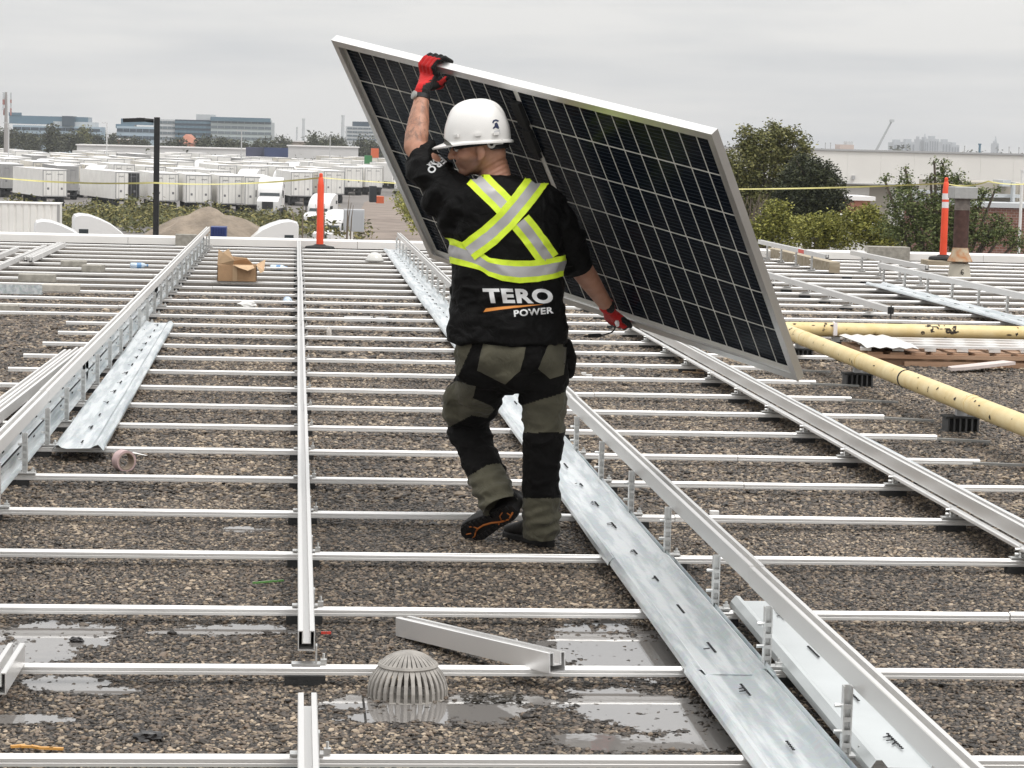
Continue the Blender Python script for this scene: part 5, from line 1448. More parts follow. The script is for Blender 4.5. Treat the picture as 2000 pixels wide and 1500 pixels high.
tree('broad_tree', base_at(1520, 90), [B(1490, 288, 90, .85), B(1545, 288, 90.5, .75), B(1450, 325, 90, .9), B(1505, 335, 90.5, 1.1), B(1440, 385, 90, .8), B(1490, 400, 90, 1.0), B(1525, 268, 90, .5), B(1470, 268, 90, .55), B(1560, 315, 91, .6), B(1425, 318, 90, .35), B(1455, 285, 90, .3), B(1508, 252, 90, .28), B(1553, 262, 90, .3), B(1436, 350, 90, .5), B(1418, 365, 90, .3), B(1572, 285, 90.5, .22)],
     22000, .06, LF_OLIVE, 'tall olive green tree right of the panel', seed=3, shell=.35)
tree('dark_tree', base_at(1600, 86), [B(1570, 340, 86, .8), B(1600, 365, 86, .9), B(1555, 385, 86, 1.0), B(1620, 395, 86, .65), B(1590, 420, 86, .9), B(1540, 420, 86, .8), B(1605, 335, 86, .35), B(1619, 322, 86, .16), B(1632, 350, 86, .22), B(1640, 400, 86, .35)],
     26000, .055, LF_DARK, 'dark green tree leaning right, in front of the white warehouse', seed=4, shell=.3)
tree('leafy_tree', base_at(1830, 60), [B(1770, 395, 60, .55), B(1830, 410, 60, .62), B(1885, 415, 60, .5), B(1800, 455, 60, .7), B(1870, 460, 60, .6), B(1930, 455, 60, .42), B(1962, 452, 60, .34), B(1985, 472, 60, .30), B(1950, 425, 60, .22), B(1740, 440, 60, .4), B(1845, 350, 60, .30), B(1842, 322, 60, .16), B(1770, 355, 60, .22), B(1728, 352, 60, .14), B(1768, 330, 60, .09), B(1872, 350, 60, .22), B(1898, 370, 60, .25), B(1920, 380, 60, .22), B(1942, 375, 60, .12), B(1817, 345, 60, .14), B(1825, 318, 60, .10)],
     20000, .036, LF_MID, 'loose leafy tree with upright twigs behind the banded orange post', seed=5, shell=.3)
for i, (bl, lab) in enumerate((([B(1505, 440, 70, .55), B(1540, 452, 70, .6), B(1520, 410, 70, .38), B(1480, 460, 70, .5)], 'yellow green bush right beside the panel\'s frame'),
                               ([B(1590, 455, 68, .6), B(1620, 440, 68, .45), B(1640, 462, 68, .55)], 'yellow green bush under the dark tree'),
                               ([B(1690, 440, 66, .55), B(1715, 460, 66, .5), B(1665, 425, 66, .35), B(1700, 412, 66, .22), B(1740, 470, 66, .4)], 'yellow green bush left of the leafy tree'))):
    c = bl[0][0]; tree('bush', (c[0], c[1], G), bl, 8000, .044, LF_LIME, lab, 'bush', 'yellow green bushes', 10 + i, .05, .3)
t = thing('bare_shrub', base_at(1465, 74), 'thin brownish bare shrub between the panel and the bushes', 'shrub'); r2 = random.Random(2); mb = MB()
for k in range(46):
    a = aty(1462 + r2.uniform(-12, 22), 470, 74); b = aty(1462 + r2.uniform(-24, 40), r2.uniform(372, 430), 74 + r2.uniform(-.4, .4)); m_ = a.lerp(b, .5) + Vector((r2.uniform(-.1, .1), 0, .05))
    mb.tube([Vector((a.x, a.y, a.z - 1)), m_, b], [.02, .013, .005], 5, cap=False)
mb.build('stems', mat('dry_stems', (.16, .13, .10), .9), t)

# weeds on the bank in front of the trailers
bl = []; r2 = random.Random(12)
for k in range(330):
    px = r2.uniform(-30, 700); Y = r2.uniform(192, 238); p = aty(px, 420, Y)
    if 318 < px < 505 and Y < 205: continue
    h = r2.uniform(.5, 1.25) * (1.25 if px < 420 else .9); bl.append(((p.x, p.y, G + h * .45), (r2.uniform(.8, 1.9), 1.2, h * .55)))
for px, py, Y, r in ((20, 388, 236, .9), (50, 392, 236, .8), (260, 400, 220, 1.1), (290, 410, 215, 1.2), (235, 408, 215, 1.0), (300, 398, 225, .9), (255, 392, 228, .7), (590, 430, 150, 1.0), (640, 445, 140, 1.0), (610, 450, 140, .9), (665, 452, 140, .8), (560, 412, 200, .7)):
    bl.append(B(px, py, Y, r))
V, k = leaves(bl, 26000, .16, 21, .2); o = leaf_obj('weeds', V, k, LF_WEED, None); tag(o, 'overgrown green and yellow weeds on the bank before the trailers', 'weeds', kind='stuff')
V, k = leaves([B(800 + 6 * i, 402 + 6 * i, 210 - 9 * i, 1.1, 2, .8) for i in range(6)] + [B(785, 392, 222, .9), B(778, 385, 235, .8)], 3500, .13, 22, .2); o = leaf_obj('green_bank', V, k, LF_LIME, None); tag(o, 'grassy bank along the dirt road left of the panel', 'grass', kind='stuff')
t = thing('sapling', base_at(720, 130), 'thin bare sapling beside the parked white tractors', 'sapling'); mb = MB()
for k in range(9):
    a = aty(585 + (k % 3) * 45 + r2.uniform(-8, 8), 470, 120); b = aty(580 + (k % 3) * 45 + r2.uniform(-14, 22), r2.uniform(370, 420), 120); mb.tube([Vector((a.x, a.y, G)), a.lerp(b, .6), b], [.05, .03, .01], 5)
mb.build('stems', mat('dry_stems', (.16, .13, .10), .9), t)

# sand pile
SAND = mat('sand_pile', (.24, .195, .15), .95, var=.28, vscale=.8, bump=1.0, bscale=3, detail=9, dist=.15)
pc = aty(408, 402, 120); mb = MB(); N, Rr = 44, 9.2; rows = []
for k in range(26):
    f = k / 25; ring = []
    for i in range(N):
        a = 6.2832 * i / N; d = Rr * f * (1 + .10 * math.sin(3 * a + 1)); h = (pc.z - G) * (1 - f ** 1.12)
        if f < .16: h -= .25 * (1 - f / .16) ** 2 * 0
        x, y = pc.x + d * math.cos(a), pc.y + d * math.sin(a)
        h += .26 * noise.noise((x * .7, y * .7, 1)) + .14 * noise.noise((x * 2.2, y * 2.2, 4)) - (.18 * max(0, math.sin(a * 9 + f * 4)) * f * (1 - f) * 2)
        ring.append(Vector((x, y, G + max(h, -.1))))
    rows.append(ring)
mb.loft(rows[::-1], cap=True); o = mb.build('sand_pile', SAND, smooth=True); tag(o, 'big brown pile of sand beyond the parapet, right of the street lamp', 'sand pile')

# ------------------------------------------------------------------ trailers
TWH = mat('trailer_white', (.82, .805, .77), .5, var=.05, vscale=.8); TGR = mat('trailer_grey', (.34, .335, .33), .55, var=.1, vscale=.8); TDK = mat('underframe', (.025, .025, .027), .8)
TRIM = mat('trailer_trim', (.42, .42, .42), .4, .5); PRNT = mat('door_print', (.16, .16, .17), .7); ROOFW = mat('trailer_roof', (.84, .82, .80), .55)
TL, TW_, TH_, TF = 15.6, 2.6, 2.85, 1.12
def trailer_meshes():
    d = {}
    q = MB(); q.box((0, TL / 2, TF + TH_ / 2), (TW_, TL, TH_)); d['body'] = (q, [TWH])
    q = MB(); q.box((0, TL / 2, TF + TH_ + .012), (TW_ + .03, TL + .02, .03)); d['roof'] = (q, [ROOFW])
    q = MB(); q.box((0, 0, .55 * TH_ * 0 + TH_ / 2 - .06), (TW_ / 2 - .09, .05, TH_ - .22)); d['door'] = (q, [TWH])
    q = MB(); q.box((-TW_ / 2 + .05, -.03, TF + TH_ / 2), (.10, .07, TH_)); q.box((TW_ / 2 - .05, -.03, TF + TH_ / 2), (.10, .07, TH_)); q.box((0, -.03, TF + TH_ - .06), (TW_ - .2, .07, .12)); q.box((0, -.03, TF + .05), (TW_ - .2, .07, .10)); d['door_frame'] = (q, [TRIM])
    q = MB()
    for x in (-.95, -.35, .35, .95): q.tube([(x, -.09, TF + .12), (x, -.09, TF + TH_ - .14)], .018, 6)
    d['lock_rods'] = (q, [TRIM])
    q = MB()
    for x in (-.62, .62):
        for k in range(7): q.box((x - .32 + k * .085, -.062, TF + TH_ - .50 + .02 * (k % 3)), (.05, .012, .09 + .05 * (k % 2)), M=Matrix.Rotation(.3, 3, 'Y'))
        q.box((x + .1 * (1 if x > 0 else -1), -.062, TF + .85), (.20, .012, .22))
    d['door_print'] = (q, [PRNT])
    q = MB(); q.box((0, TL / 2, TF - .12), (1.0, TL - .3, .22)); q.box((0, .08, .55), (2.2, .1, .12)); q.box((-.9, .1, .8), (.1, .1, .6)); q.box((.9, .1, .8), (.1, .1, .6)); q.box((0, 11.8, .6), (1.8, .2, .9)); d['underframe'] = (q, [TDK])
    q = MB()
    for y in (1.5, 2.8): q.lathe([(.5, -.28), (.5, .28)], (0, y, .5), 18, ax=(1, 0, 0))
    d['wheel_set'] = (q, [TDK])
    return {k: (q.mesh(k), m) for k, (q, m) in d.items()}
TM = trailer_meshes()
for k, (me, ms) in TM.items():
    for m in ms: me.materials.append(m)
TMC = {k: me.copy() for k, (me, _) in TM.items()}
for k in ('body', 'door'):
    TMC[k].materials.clear(); TMC[k].materials.append(mat('trailer_cream', (.70, .66, .58), .5, var=.08, vscale=.8))
TMG = {k: me.copy() for k, (me, _) in TM.items()}
for k in ('body', 'door'):
    TMG[k].materials.clear(); TMG[k].materials.append(TGR)
def trailer(x, y, rz, label, group, full=True, grey=False, openleft=False, cream=False):
    t = thing('box_trailer', (x, y, G), label, 'trailer', group); t.rotation_euler[2] = rz
    def ch(n, loc=(0, 0, 0), rot=0):
        o = bpy.data.objects.new(n, TMG[n] if grey else TMC[n] if cream else TM[n][0]); COL.objects.link(o); o.parent = t; o.location = loc; o.rotation_euler[2] = rot; return o
    ch('body'); ch('roof'); ch('underframe')
    for s in (-1, 1):
        if openleft and s == 1: continue
        ch('door', (s * (TW_ / 4 - .02), -.028, TF + .06))
    ch('door_frame'); 
    if full: ch('lock_rods'); ch('door_print')
    for s in (-1, 1): ch('wheel_set', (s * .95, 0, 0))
    if openleft:
        q = MB(); q.box((TW_ / 4, -.03, TF + TH_ / 2), (TW_ / 2 - .15, .05, TH_ - .2)); me = q.mesh('doorway_shade'); me.materials.append(TDK); o = bpy.data.objects.new('doorway_shade', me); COL.objects.link(o); o.parent = t  # body stays closed: a black slab paints the shade inside the open door
    return t
AZ = math.radians(12)
front = [(107, 258, 'white box trailer standing alone at the left end of the front row', 0), (249, 254, 'white box trailer with a dark open right door, left of the street lamp', 1),
         (324, 250, 'white box trailer directly right of the street lamp', 0), (388, 247, 'white box trailer above the sand pile, third from the front row\'s tractor', 0),
         (453, 245, 'white box trailer second from the tractor in the front row', 0), (503, 243.5, 'white box trailer touching the white tractor in the front row', 0),
         (589, 285, 'white box trailer with black underframe standing left of the plain orange post', 0), (652, 300, 'white box trailer just right of the plain orange post', 0), (690, 345, 'white box trailer at the start of the dirt road', 0), (729, 350, 'white box trailer nearest the panel\'s left edge', 0)]
for (px, Y, lab, op), az in zip(front, (18, 18.5, 10, 7.5, 6.5, 4, 7, 7, 6, 6)): trailer(aty(px, 390, Y).x, Y, math.radians(az), lab, 'front trailers in the yard', True, False, bool(op))
trailer(aty(132, 380, 288).x, 288, AZ, 'grey box trailer seen between the two leftmost front trailers', 'front trailers in the yard', True, True)
trailer(aty(24, 380, 292).x, 292, AZ, 'grey doored box trailer at the left edge of the yard', 'front trailers in the yard', True, True)
# road tractors
GLASS = mat('dark_glass', (.03, .04, .045), .12, spec=.6); CABW = mat('cab_white', (.74, .735, .73), .3, coat=.3)
TRC = {}
def tractor(loc, rz, label, col=CABW, s=1.0, simple=False):
    t = thing('road_tractor', loc, label, 'truck', 'road tractors'); t.rotation_euler[2] = rz; t.scale = (s, s, s)
    def ad(q, n, m, sm=False):
        kk = (n, round(q.v[0][0], 2), round(q.v[0][1], 2))
        if kk in TRC:
            o = bpy.data.objects.new(n, TRC[kk]); COL.objects.link(o); o.parent = t; return o
        me = q.mesh(n); me.materials.append(m); TRC[kk] = me
        if sm: me.polygons.foreach_set('use_smooth', [True] * len(me.polygons)); me.set_sharp_from_angle(angle=.6)
        o = bpy.data.objects.new(n, me); COL.objects.link(o); o.parent = t; return o
    def slab(pr, x0, x1, b=.08):            # side outline (y forward, z up) given width with rounded edges
        q = MB(); rows = []
        cx = sum(p[0] for p in pr) / len(pr); cz = sum(p[1] for p in pr) / len(pr)
        for x, f in ((x0, .94), (x0 + b, 1), (x1 - b, 1), (x1, .94)): rows.append([Vector((x, cx + (p[0] - cx) * f, cz + (p[1] - cz) * f)) for p in pr])
        q.loft(rows); return q
    ad(slab([(0, .9), (2.7, .9), (2.75, 2.2), (2.62, 2.75), (2.35, 3.15), (1.85, 3.52), (1.3, 3.78), (.8, 3.95), (.35, 4.0), (.08, 3.93), (0, 3.75)], -1.2, 1.2, .25), 'sleeper_cab', col, True)
    ad(slab([(2.7, .7), (4.4, .6), (4.55, 1.0), (4.5, 1.65), (3.9, 2.0), (2.7, 2.15)], -1.05, 1.05, .3), 'hood', col, True)
    q = MB(); q.add([(-1.0, 2.80, 2.16), (1.0, 2.80, 2.16), (.95, 2.57, 2.78), (-.95, 2.57, 2.78)], [(0, 1, 2, 3)]); ad(q, 'windscreen', GLASS)
    for s_ in (-1, 1):
        q = MB(); q.box((s_ * 1.2, 2.05, 2.45), (.03, .75, .55)); ad(q, 'side_window', GLASS)
        q = MB(); q.box((s_ * 1.2, .50, 3.1), (.03, .45, .36)); ad(q, 'sleeper_window', GLASS)
        q = MB(); q.box((s_ * 1.35, 2.75, 2.35), (.08, .18, .7)); ad(q, 'mirror', TDK)
        q = MB(); q.box((s_ * .8, 4.48, 1.1), (.36, .1, .22)); ad(q, 'headlight', TRIM)
        for y in (3.6, -.6, -1.9):
            q = MB(); q.lathe([(.5, -.2), (.5, .2)], (s_ * 1.0, y, .5), 18, ax=(1, 0, 0)); ad(q, 'wheel', TDK)
    q = MB(); q.box((0, 4.56, 1.25), (1.1, .06, .75)); ad(q, 'grille', TDK)
    q = MB(); q.box((0, 4.6, .6), (2.3, .2, .35)); ad(q, 'bumper', TRIM)
    q = MB(); q.box((0, -1.0, .85), (.9, 3.4, .25)); ad(q, 'chassis', TDK)
    return t
r2 = random.Random(31)
ROWN = ('second', 'third', 'fourth', 'fifth', 'sixth', 'farthest')
for row, Y in enumerate((304, 332, 366, 408, 455, 525)):
    px = -30.0 + r2.uniform(0, 20); cnt = 0; cnt2 = 0
    while px < (635, 690, 800, 800, 800, 800)[row]:
        yy = Y + r2.uniform(-5, 5); g = r2.random() < .10; u_ = r2.random()
        if u_ < .13 and row < 4:
            tractor((aty(px, 350, yy - 3).x, yy - 3, G), math.pi - AZ + r2.uniform(-.1, .1), f'white road tractor facing the viewer, {ORD[cnt2]} from the left in the {ROWN[row]} row', simple=True); cnt2 += 1
        elif u_ < .95:
            t = trailer(aty(px, 350, yy).x, yy, AZ + r2.choice((0, .03, .05, -.04, math.pi if row > 1 and r2.random() < .3 else 0)), f'{"grey" if g else "white"} box trailer, {ORD[cnt]} from the left in the {ROWN[row]} row of the yard', 'trailers in the crowded rows', row < 2, g, False, r2.random() < .3); cnt += 1
            t.scale[2] = r2.choice((1, 1, .94, 1.05, .9))
        px += 2.6 * r2.uniform(1.12, 1.75) * 4700 / Y

p = aty(532, 400, 241); tractor((p.x, 243, G), math.pi - .1, 'white road tractor facing the viewer at the right end of the front trailers')
p = aty(640, 400, 205); tractor((p.x, 208, G), math.pi - .35, 'white road tractor just right of the plain orange post, the rear of two', s=.82)
p = aty(672, 420, 172); tractor((p.x, 175, G), math.pi - .5, 'white road tractor by the dirt road, the front of two', s=.72)
p = aty(150, 430, 118); tractor((p.x - .3, 119, G), -math.pi / 2 + .12, 'white road tractor showing its sloping roof above the parapet at left', s=1.0)
p = aty(580, 430, 118); tractor((p.x, 119, G), math.pi / 2 + .1, 'white road tractor with its roof above the parapet, left of the plain orange post', s=.98)
p = aty(62, 440, 112); tractor((p.x, 113, G), -math.pi / 2 + .1, 'road tractor just showing its roof above the parapet at far left', s=.97)
# corrugated container at the left edge
t = thing('corrugated_trailer', (aty(50, 430, 131).x, 131, G), 'white corrugated trailer cut by the left edge, beyond the parapet', 'trailer')
x1 = aty(112, 430, 131).x; pr = []; k = 0; x = x1 - 9
while x < x1: pr += [(x, 131), (x + .24, 131), (x + .28, 131.05), (x + .34, 131.05)]; x += .38
q = MB(); q.loft([[Vector((a, b, z)) for a, b in pr] + [Vector((x1, 133.6, z)), Vector((x1 - 9, 133.6, z))] for z in (G + 1.1, G + 4.05)]); q.build('wall', TWH, t)
q = MB(); q.box((x1 - 4.5, 132.3, G + 4.07), (9.1, 2.7, .04)); q.build('roof', ROOFW, t)
q = MB(); q.box((x1 + .04, 131.2, G + 2.6), (.1, .45, 2.9)); q.build('corner_post', TGR, t)
q = MB(); q.box((x1 - 4.5, 132.3, G + .95), (9, 1.2, .25)); q.lathe([(.5, -.3), (.5, .3)], (x1 - 2, 131.4, G + .5), 16, ax=(0, 1, 0)); q.build('underframe', TDK, t)
def crate(px0, px1, py0, py1, Y, m, label, name='container', cat='container', depth=2.4):
    a, b = aty(px0, py1, Y), aty(px1, py0, Y); zb = a.z
    t = thing(name, ((a.x + b.x) / 2, Y, zb), label, cat); q = MB(); q.box(((a.x + b.x) / 2, Y + depth / 2, (a.z + b.z) / 2), (abs(b.x - a.x), depth, abs(b.z - a.z))); q.build('box', m, t)
    n = max(3, int((px1 - px0) / 5)); 
    for k in range(n):
        q = MB(); q.box((a.x + (b.x - a.x) * (k + .5) / n, Y - .02, (a.z + b.z) / 2), (abs(b.x - a.x) / n * .35, .05, abs(b.z - a.z) * .92)); q.build('rib', m, t)
    return t
crate(411, 442, 444, 470, 75, mat('blue_bin', (.02, .04, .17), .5), 'small blue bin behind the parapet at the tall left rail\'s far end', 'bin', 'bin', 1)
crate(480, 516, 288, 306, 470, mat('dark_container', (.055, .06, .10), .7), 'dark purple container far behind the trailers, left of two')
crate(516, 563, 289, 306, 468, mat('navy_container', (.03, .045, .11), .7), 'dark navy container far behind the trailers, right of two')
crate(712, 727, 304, 320, 420, mat('green_container', (.05, .22, .08), .6), 'green container beside the panel\'s left edge')
crate(725, 740, 290, 308, 430, mat('orange_container', (.65, .14, .05), .6), 'orange container beside the panel\'s left edge')
crate(735, 750, 384, 397, 240, mat('orange_container', (.65, .14, .05), .6), 'small orange barrier at the dirt road left of the panel', 'barrier', 'barrier')
crate(722, 736, 364, 395, 236, mat('dark_bin', (.02, .025, .03), .7), 'black skip at the head of the dirt road', 'skip', 'skip')
crate(671, 712, 410, 452, 140, mat('ribbed_grey', (.50, .51, .53), .6), 'pale ribbed metal box below the parked tractors', 'metal_box', 'box', 1.2)

# street lamp
LB = mat('black_pole', (.010, .010, .011), .5); p = aty(305, 400, 70)
t = thing('street_lamp', (p.x, 70, G), 'black street lamp with a single arm, rising left of the sand pile', 'street lamp')
zt = aty(305, 229, 70).z; q = MB(); q.box((p.x, 70, (zt + G) / 2), (.16, .16, zt - G)); q.build('pole', LB, t)
a = aty(300, 236, 70); b = aty(246, 233, 70); q = MB(); q.tube([a, a.lerp(b, .5) + Z * .02, b + X * .3], [.055, .05, .05], 8); q.build('arm', LB, t, smooth=True)
q = MB(); c = aty(262, 234.5, 70); q.box(c, (.62, .28, .11), M=Matrix.Rotation(-.05, 3, 'Y')); o = q.build('lamp_head', LB, t)
def far_pole(px, py, Y, label, double=False):
    p = aty(px, py, Y); t = thing('light_pole', (p.x, Y, G), label, 'light pole', 'pale light poles in the yard'); q = MB(); q.tube([(p.x, Y, G), (p.x, Y, p.z)], [.14, .09], 6); q.build('pole', mat('pale_pole', (.5, .5, .5), .6), t)
    q = MB(); q.box((p.x - .5, Y, p.z), (.8, .3, .15)); 
    if double: q.box((p.x + .5, Y, p.z), (.8, .3, .15))
    q.build('lamp_head', mat('pale_pole', (.5, .5, .5), .6), t)
far_pole(17, 240, 380, 'pale light pole at the left edge over the trailers'); far_pole(209, 240, 420, 'pale light pole left of the street lamp'); far_pole(472, 255, 400, 'pale light pole with two heads before the striped office building', True); far_pole(645, 268, 480, 'pale light pole beside the dark trees')

# ------------------------------------------------------------------ far buildings
def mtx(name, c, r=.7): return mat(name, c, r, var=.06, vscale=.1)
TEAL = mtx('teal_glass', (.12, .19, .24), .25); TEALD = mtx('dark_teal_glass', (.06, .085, .11), .25); PALEB = mtx('pale_blue_wall', (.36, .45, .52)); OFFW = mtx('off_white_wall', (.52, .54, .55)); GRWIN = mtx('grey_window', (.17, .20, .22), .25)
def fbox(t, name, px0, px1, py0, py1, Y, m, depth=20, dy=0.0):
    a, b = aty(px0, py1, Y), aty(px1, py0, Y); q = MB(); q.box(((a.x + b.x) / 2, Y + dy + depth / 2, (a.z + b.z) / 2), (b.x - a.x, depth, b.z - a.z)); return q.build(name, m, t)
def office(px0, px1, py0, py1, Y, floors, wall, win, label, bays=8, slope=.0165):
    a = aty((px0 + px1) / 2, py1, Y); t = thing('office_building', (a.x, Y, G), label, 'building')
    q = MB(); A, Bq = aty(px0, py0, Y), aty(px1, py0, Y); z1 = (A.z + Bq.z) / 2; q.box(((A.x + Bq.x) / 2, Y + 12, (z1 + G) / 2), (Bq.x - A.x, 24, z1 - G)); q.build('wall', wall, t)
    zb = aty((px0 + px1) / 2, py1, Y).z; fh = (z1 - zb) / floors
    for f in range(floors):
        for k in range(bays):
            xx = A.x + (Bq.x - A.x) * (k + .5) / bays; q = MB(); q.box((xx, Y - .05, zb + fh * (f + .45)), ((Bq.x - A.x) / bays * .94, .25, fh * .48)); q.build('window', win, t)
    return t
t = office(25, 196, 246, 282, 900, 3, PALEB, TEALD, 'low pale blue office building behind the trees at far left', 10)
fbox(t, 'upper_storey', 18, 172, 229, 241, 905, TEAL, 18); fbox(t, 'stair_tower', 121, 145, 227, 247, 899, TEALD, 10); fbox(t, 'canopy', 104, 186, 239, 247, 903, OFFW, 16); fbox(t, 'roof_sign', 17, 42, 220, 226, 905, TEAL, 1)
t = office(228, 304, 247, 275, 900, 2, PALEB, TEALD, 'pale blue office wing left of the long glass building', 6); fbox(t, 'upper_storey', 236, 300, 233, 243, 905, TEAL, 14); fbox(t, 'step', 226, 262, 243, 250, 902, TEAL, 14)
t = office(300, 345, 233, 275, 902, 4, OFFW, GRWIN, 'grey striped office wing just right of the street lamp', 5)
t = office(342, 412, 234, 280, 901, 5, TEALD, TEAL, 'dark glass middle of the long office building', 9); fbox(t, 'penthouse', 383, 420, 224, 234, 905, OFFW, 10)
t = office(412, 530, 233, 275, 900, 4, mtx('sage_wall', (.42, .47, .47)), GRWIN, 'long office building with pale horizontal stripes above the trailers', 9); fbox(t, 'parapet_band', 411, 528, 231, 236, 899, TEAL, 22); fbox(t, 'end_bay', 527, 536, 240, 275, 904, OFFW, 12)
t = office(678, 740, 247, 276, 880, 4, OFFW, GRWIN, 'white office block with dark window bands left of the panel', 6); fbox(t, 'penthouse', 689, 722, 238, 247, 884, TEALD, 10)
def shed(px0, px1, py0, py1, Y, m, label, depth=15):
    a, b = aty(px0, py1, Y), aty(px1, py0, Y); t = thing('shed', ((a.x + b.x) / 2, Y, G), label, 'building'); q = MB(); q.box(((a.x + b.x) / 2, Y + depth / 2, (G + b.z) / 2), (b.x - a.x, depth, b.z - G)); q.build('wall', m, t)
    q = MB(); q.box(((a.x + b.x) / 2, Y + depth / 2, b.z + .15), (b.x - a.x + .6, depth + .6, .3)); q.build('roof', ROOFW, t)
WSH = mtx('white_shed', (.62, .61, .60))
shed(150, 480, 292, 305, 620, WSH, 'long low white shed behind the trailers, below the left offices'); shed(562, 700, 289, 303, 620, WSH, 'long low white shed behind the trailers, left of the panel'); shed(545, 622, 278, 290, 760, mtx('tan_wall', (.36, .30, .25)), 'low tan building between office and dark trees')
RED = mtx('terracotta_roof', (.42, .17, .11)); a = aty(362, 280, 700); t = thing('tent', (a.x, 700, G), 'terracotta red tent roof before the glass office', 'tent'); q = MB()
A, Bq, T_ = aty(343, 280, 700), aty(392, 280, 700), aty(362, 262, 700); q.add([A, Bq, Bq + Yv * 8, A + Yv * 8, T_ + Yv * 3, T_ + Yv * 5 + X * 1.5], [(0, 1, 4), (1, 2, 5, 4), (2, 3, 5), (3, 0, 4, 5)]); q.build('roof', RED, t); q = MB(); q.box(((A.x + Bq.x) / 2, 704, (A.z + G) / 2), (Bq.x - A.x - .4, 7.5, A.z - G)); q.build('wall', RED, t)
shed(229, 252, 273, 282, 720, RED, 'small reddish block left of the street lamp', 6)
# telecom mast and far chimneys
p = aty(12, 180, 520); t = thing('telecom_mast', (p.x, 520, G), 'telecom mast with red and white antennas at the far left', 'mast'); q = MB(); q.tube([(p.x, 520, G), (p.x, 520, p.z)], [.55, .22], 8); q.build('pole', mtx('mast_grey', (.35, .33, .32)), t)
for k in range(10):
    q = MB(); q.box((p.x + math.cos(k * 2.1) * 1.0, 520 + math.sin(k * 2.1) * 1.0, p.z - .8 - (k % 4) * 1.1), (.3, .3, 1.5)); q.build('antenna', mtx('antenna_red', (.40, .20, .18)) if k % 2 else OFFW, t)
def stack(px, py0, Y, w, label, name='chimney', m=None):
    p = aty(px, py0, Y); t = thing(name, (p.x, Y, G), label, 'chimney', 'far chimneys'); q = MB(); q.tube([(p.x, Y, G), (p.x, Y, p.z)], [w, w * .7], 8); q.build('shaft', m or OFFW, t); q = MB(); q.tube([(p.x, Y, p.z), (p.x, Y, p.z + w)], w * .85, 8); q.build('rim', m or OFFW, t)
stack(593, 235, 1600, 1.2, 'thin far chimney left of the dark trees'); stack(670, 229, 1500, 1.3, 'thin far chimney beside the white office block'); stack(580, 250, 1600, .7, 'short far chimney near the striped office')
# far trees and woods
r2 = random.Random(77)
def far_tree(px, py_top, Y, w, label, m=LF_FAR, n=1500):
    top = aty(px, py_top, Y).z; b = aty(px, 300, Y); h = top - G
    bl = [((b.x + r2.uniform(-.25, .25) * w, Y + r2.uniform(-.2, .2) * w, G + h * f), (w * g, w * g, h * .22)) for f, g in ((.45, .52), (.62, .45), (.8, .3), (.35, .45), (.7, .4))]
    tree('yard_tree', (b.x, Y, G), bl, n, .36, m, label, 'tree', 'trees before the far offices', r2.randint(0, 9999), .25, .2)
spec = [(5, 256), (28, 248), (52, 256), (68, 262), (98, 240), (118, 262), (142, 252), (160, 247), (175, 250), (195, 264), (215, 262), (240, 268), (262, 268), (285, 270), (330, 272), (350, 268), (395, 270), (402, 262), (425, 268), (440, 266), (455, 272), (480, 274), (505, 273), (530, 272), (553, 266), (605, 270), (625, 263), (650, 262), (668, 266), (640, 268), (702, 268), (720, 272), (735, 270)]
for i_, (px, py) in enumerate(spec):
    k = r2.choice((LF_FAR, LF_FAR, LF_OLIVE if px < 200 else LF_FAR)); far_tree(px + r2.uniform(-4, 4), py, r2.uniform(640, 760), r2.uniform(3.4, 5.2), f'far tree, {ORD[i_ % 30] if i_ < 30 else ("third last", "second last", "last")[i_ - 30]} from the left in the belt before the offices', k)
bl = [((x + r2.uniform(-6, 6), 1500 + r2.uniform(-40, 60), G + 3.5), (13, 10, r2.uniform(4, 8.5))) for x in np.arange(-900, 1100, 13)]
V, k = leaves(bl, 20000, 1.4, 5, .2); o = leaf_obj('far_woods', V, k, LF_FAR, None); tag(o, 'far belt of woods along the horizon', 'woods', kind='stuff')
bl = [((aty(px, 300, 560).x, 560 + r2.uniform(-6, 10), G + 1.3), (2.6, 2, r2.uniform(1.2, 2.6))) for px in range(-20, 790, 12)]
V, k = leaves(bl, 6000, .4, 6, .2); o = leaf_obj('hedge', V, k, LF_FAR, None); tag(o, 'hedge and scrub behind the crowded trailers', 'hedge', kind='stuff')

# white warehouse on the right
WY = 210; zt = aty(1590, 293.5, WY).z; ze = aty(1640, 357, WY).z; x0 = aty(1590, 330, WY).x; x1 = x0 + 60
t = thing('warehouse', (x0 + 30, WY, G), 'large white warehouse behind the trees at right', 'warehouse'); CLAD = mat('white_cladding', (.76, .74, .70), .6, var=.03, vscale=.3)
k = 0; x = x0
while x < x1 - .1:
    q = MB(); q.box((x + 1.48, WY + 25, (zt + ze) / 2), (2.99, 50, zt - ze)); q.build('cladding_panel', CLAD, t); x += 3.0
q = MB(); q.box((x0 + 30, WY + 25.1, zt + .09), (60.3, 50.5, .16)); q.build('roof_edge', mtx('roof_edge', (.40, .40, .40)), t)
q = MB(); q.box((x0 + 30.5, WY + 25.8, (ze + G) / 2), (58.8, 49, ze - G - .01)); q.build('lower_wall', mtx('beige_wall', (.38, .345, .29)), t)
q = MB(); q.box((x0 + 30, WY + .4, ze - .05), (60, 1.2, .1)); q.build('eave_flashing', mtx('roof_edge', (.40, .40, .40)), t)
for px0, px1_ in ((1640, 1697), (1736, 1790)):
    a, b = aty(px0, 400, WY + 1.2).x, aty(px1_, 400, WY + 1.2).x
    for k in range(5): q = MB(); q.box(((a + b) / 2, WY + 1.25, ze - .25 - (ze - G - 1.2) * (k + .5) / 5), (b - a, .12, (ze - G - 1.2) / 5 - .02)); q.build('door_panel', CLAD, t)
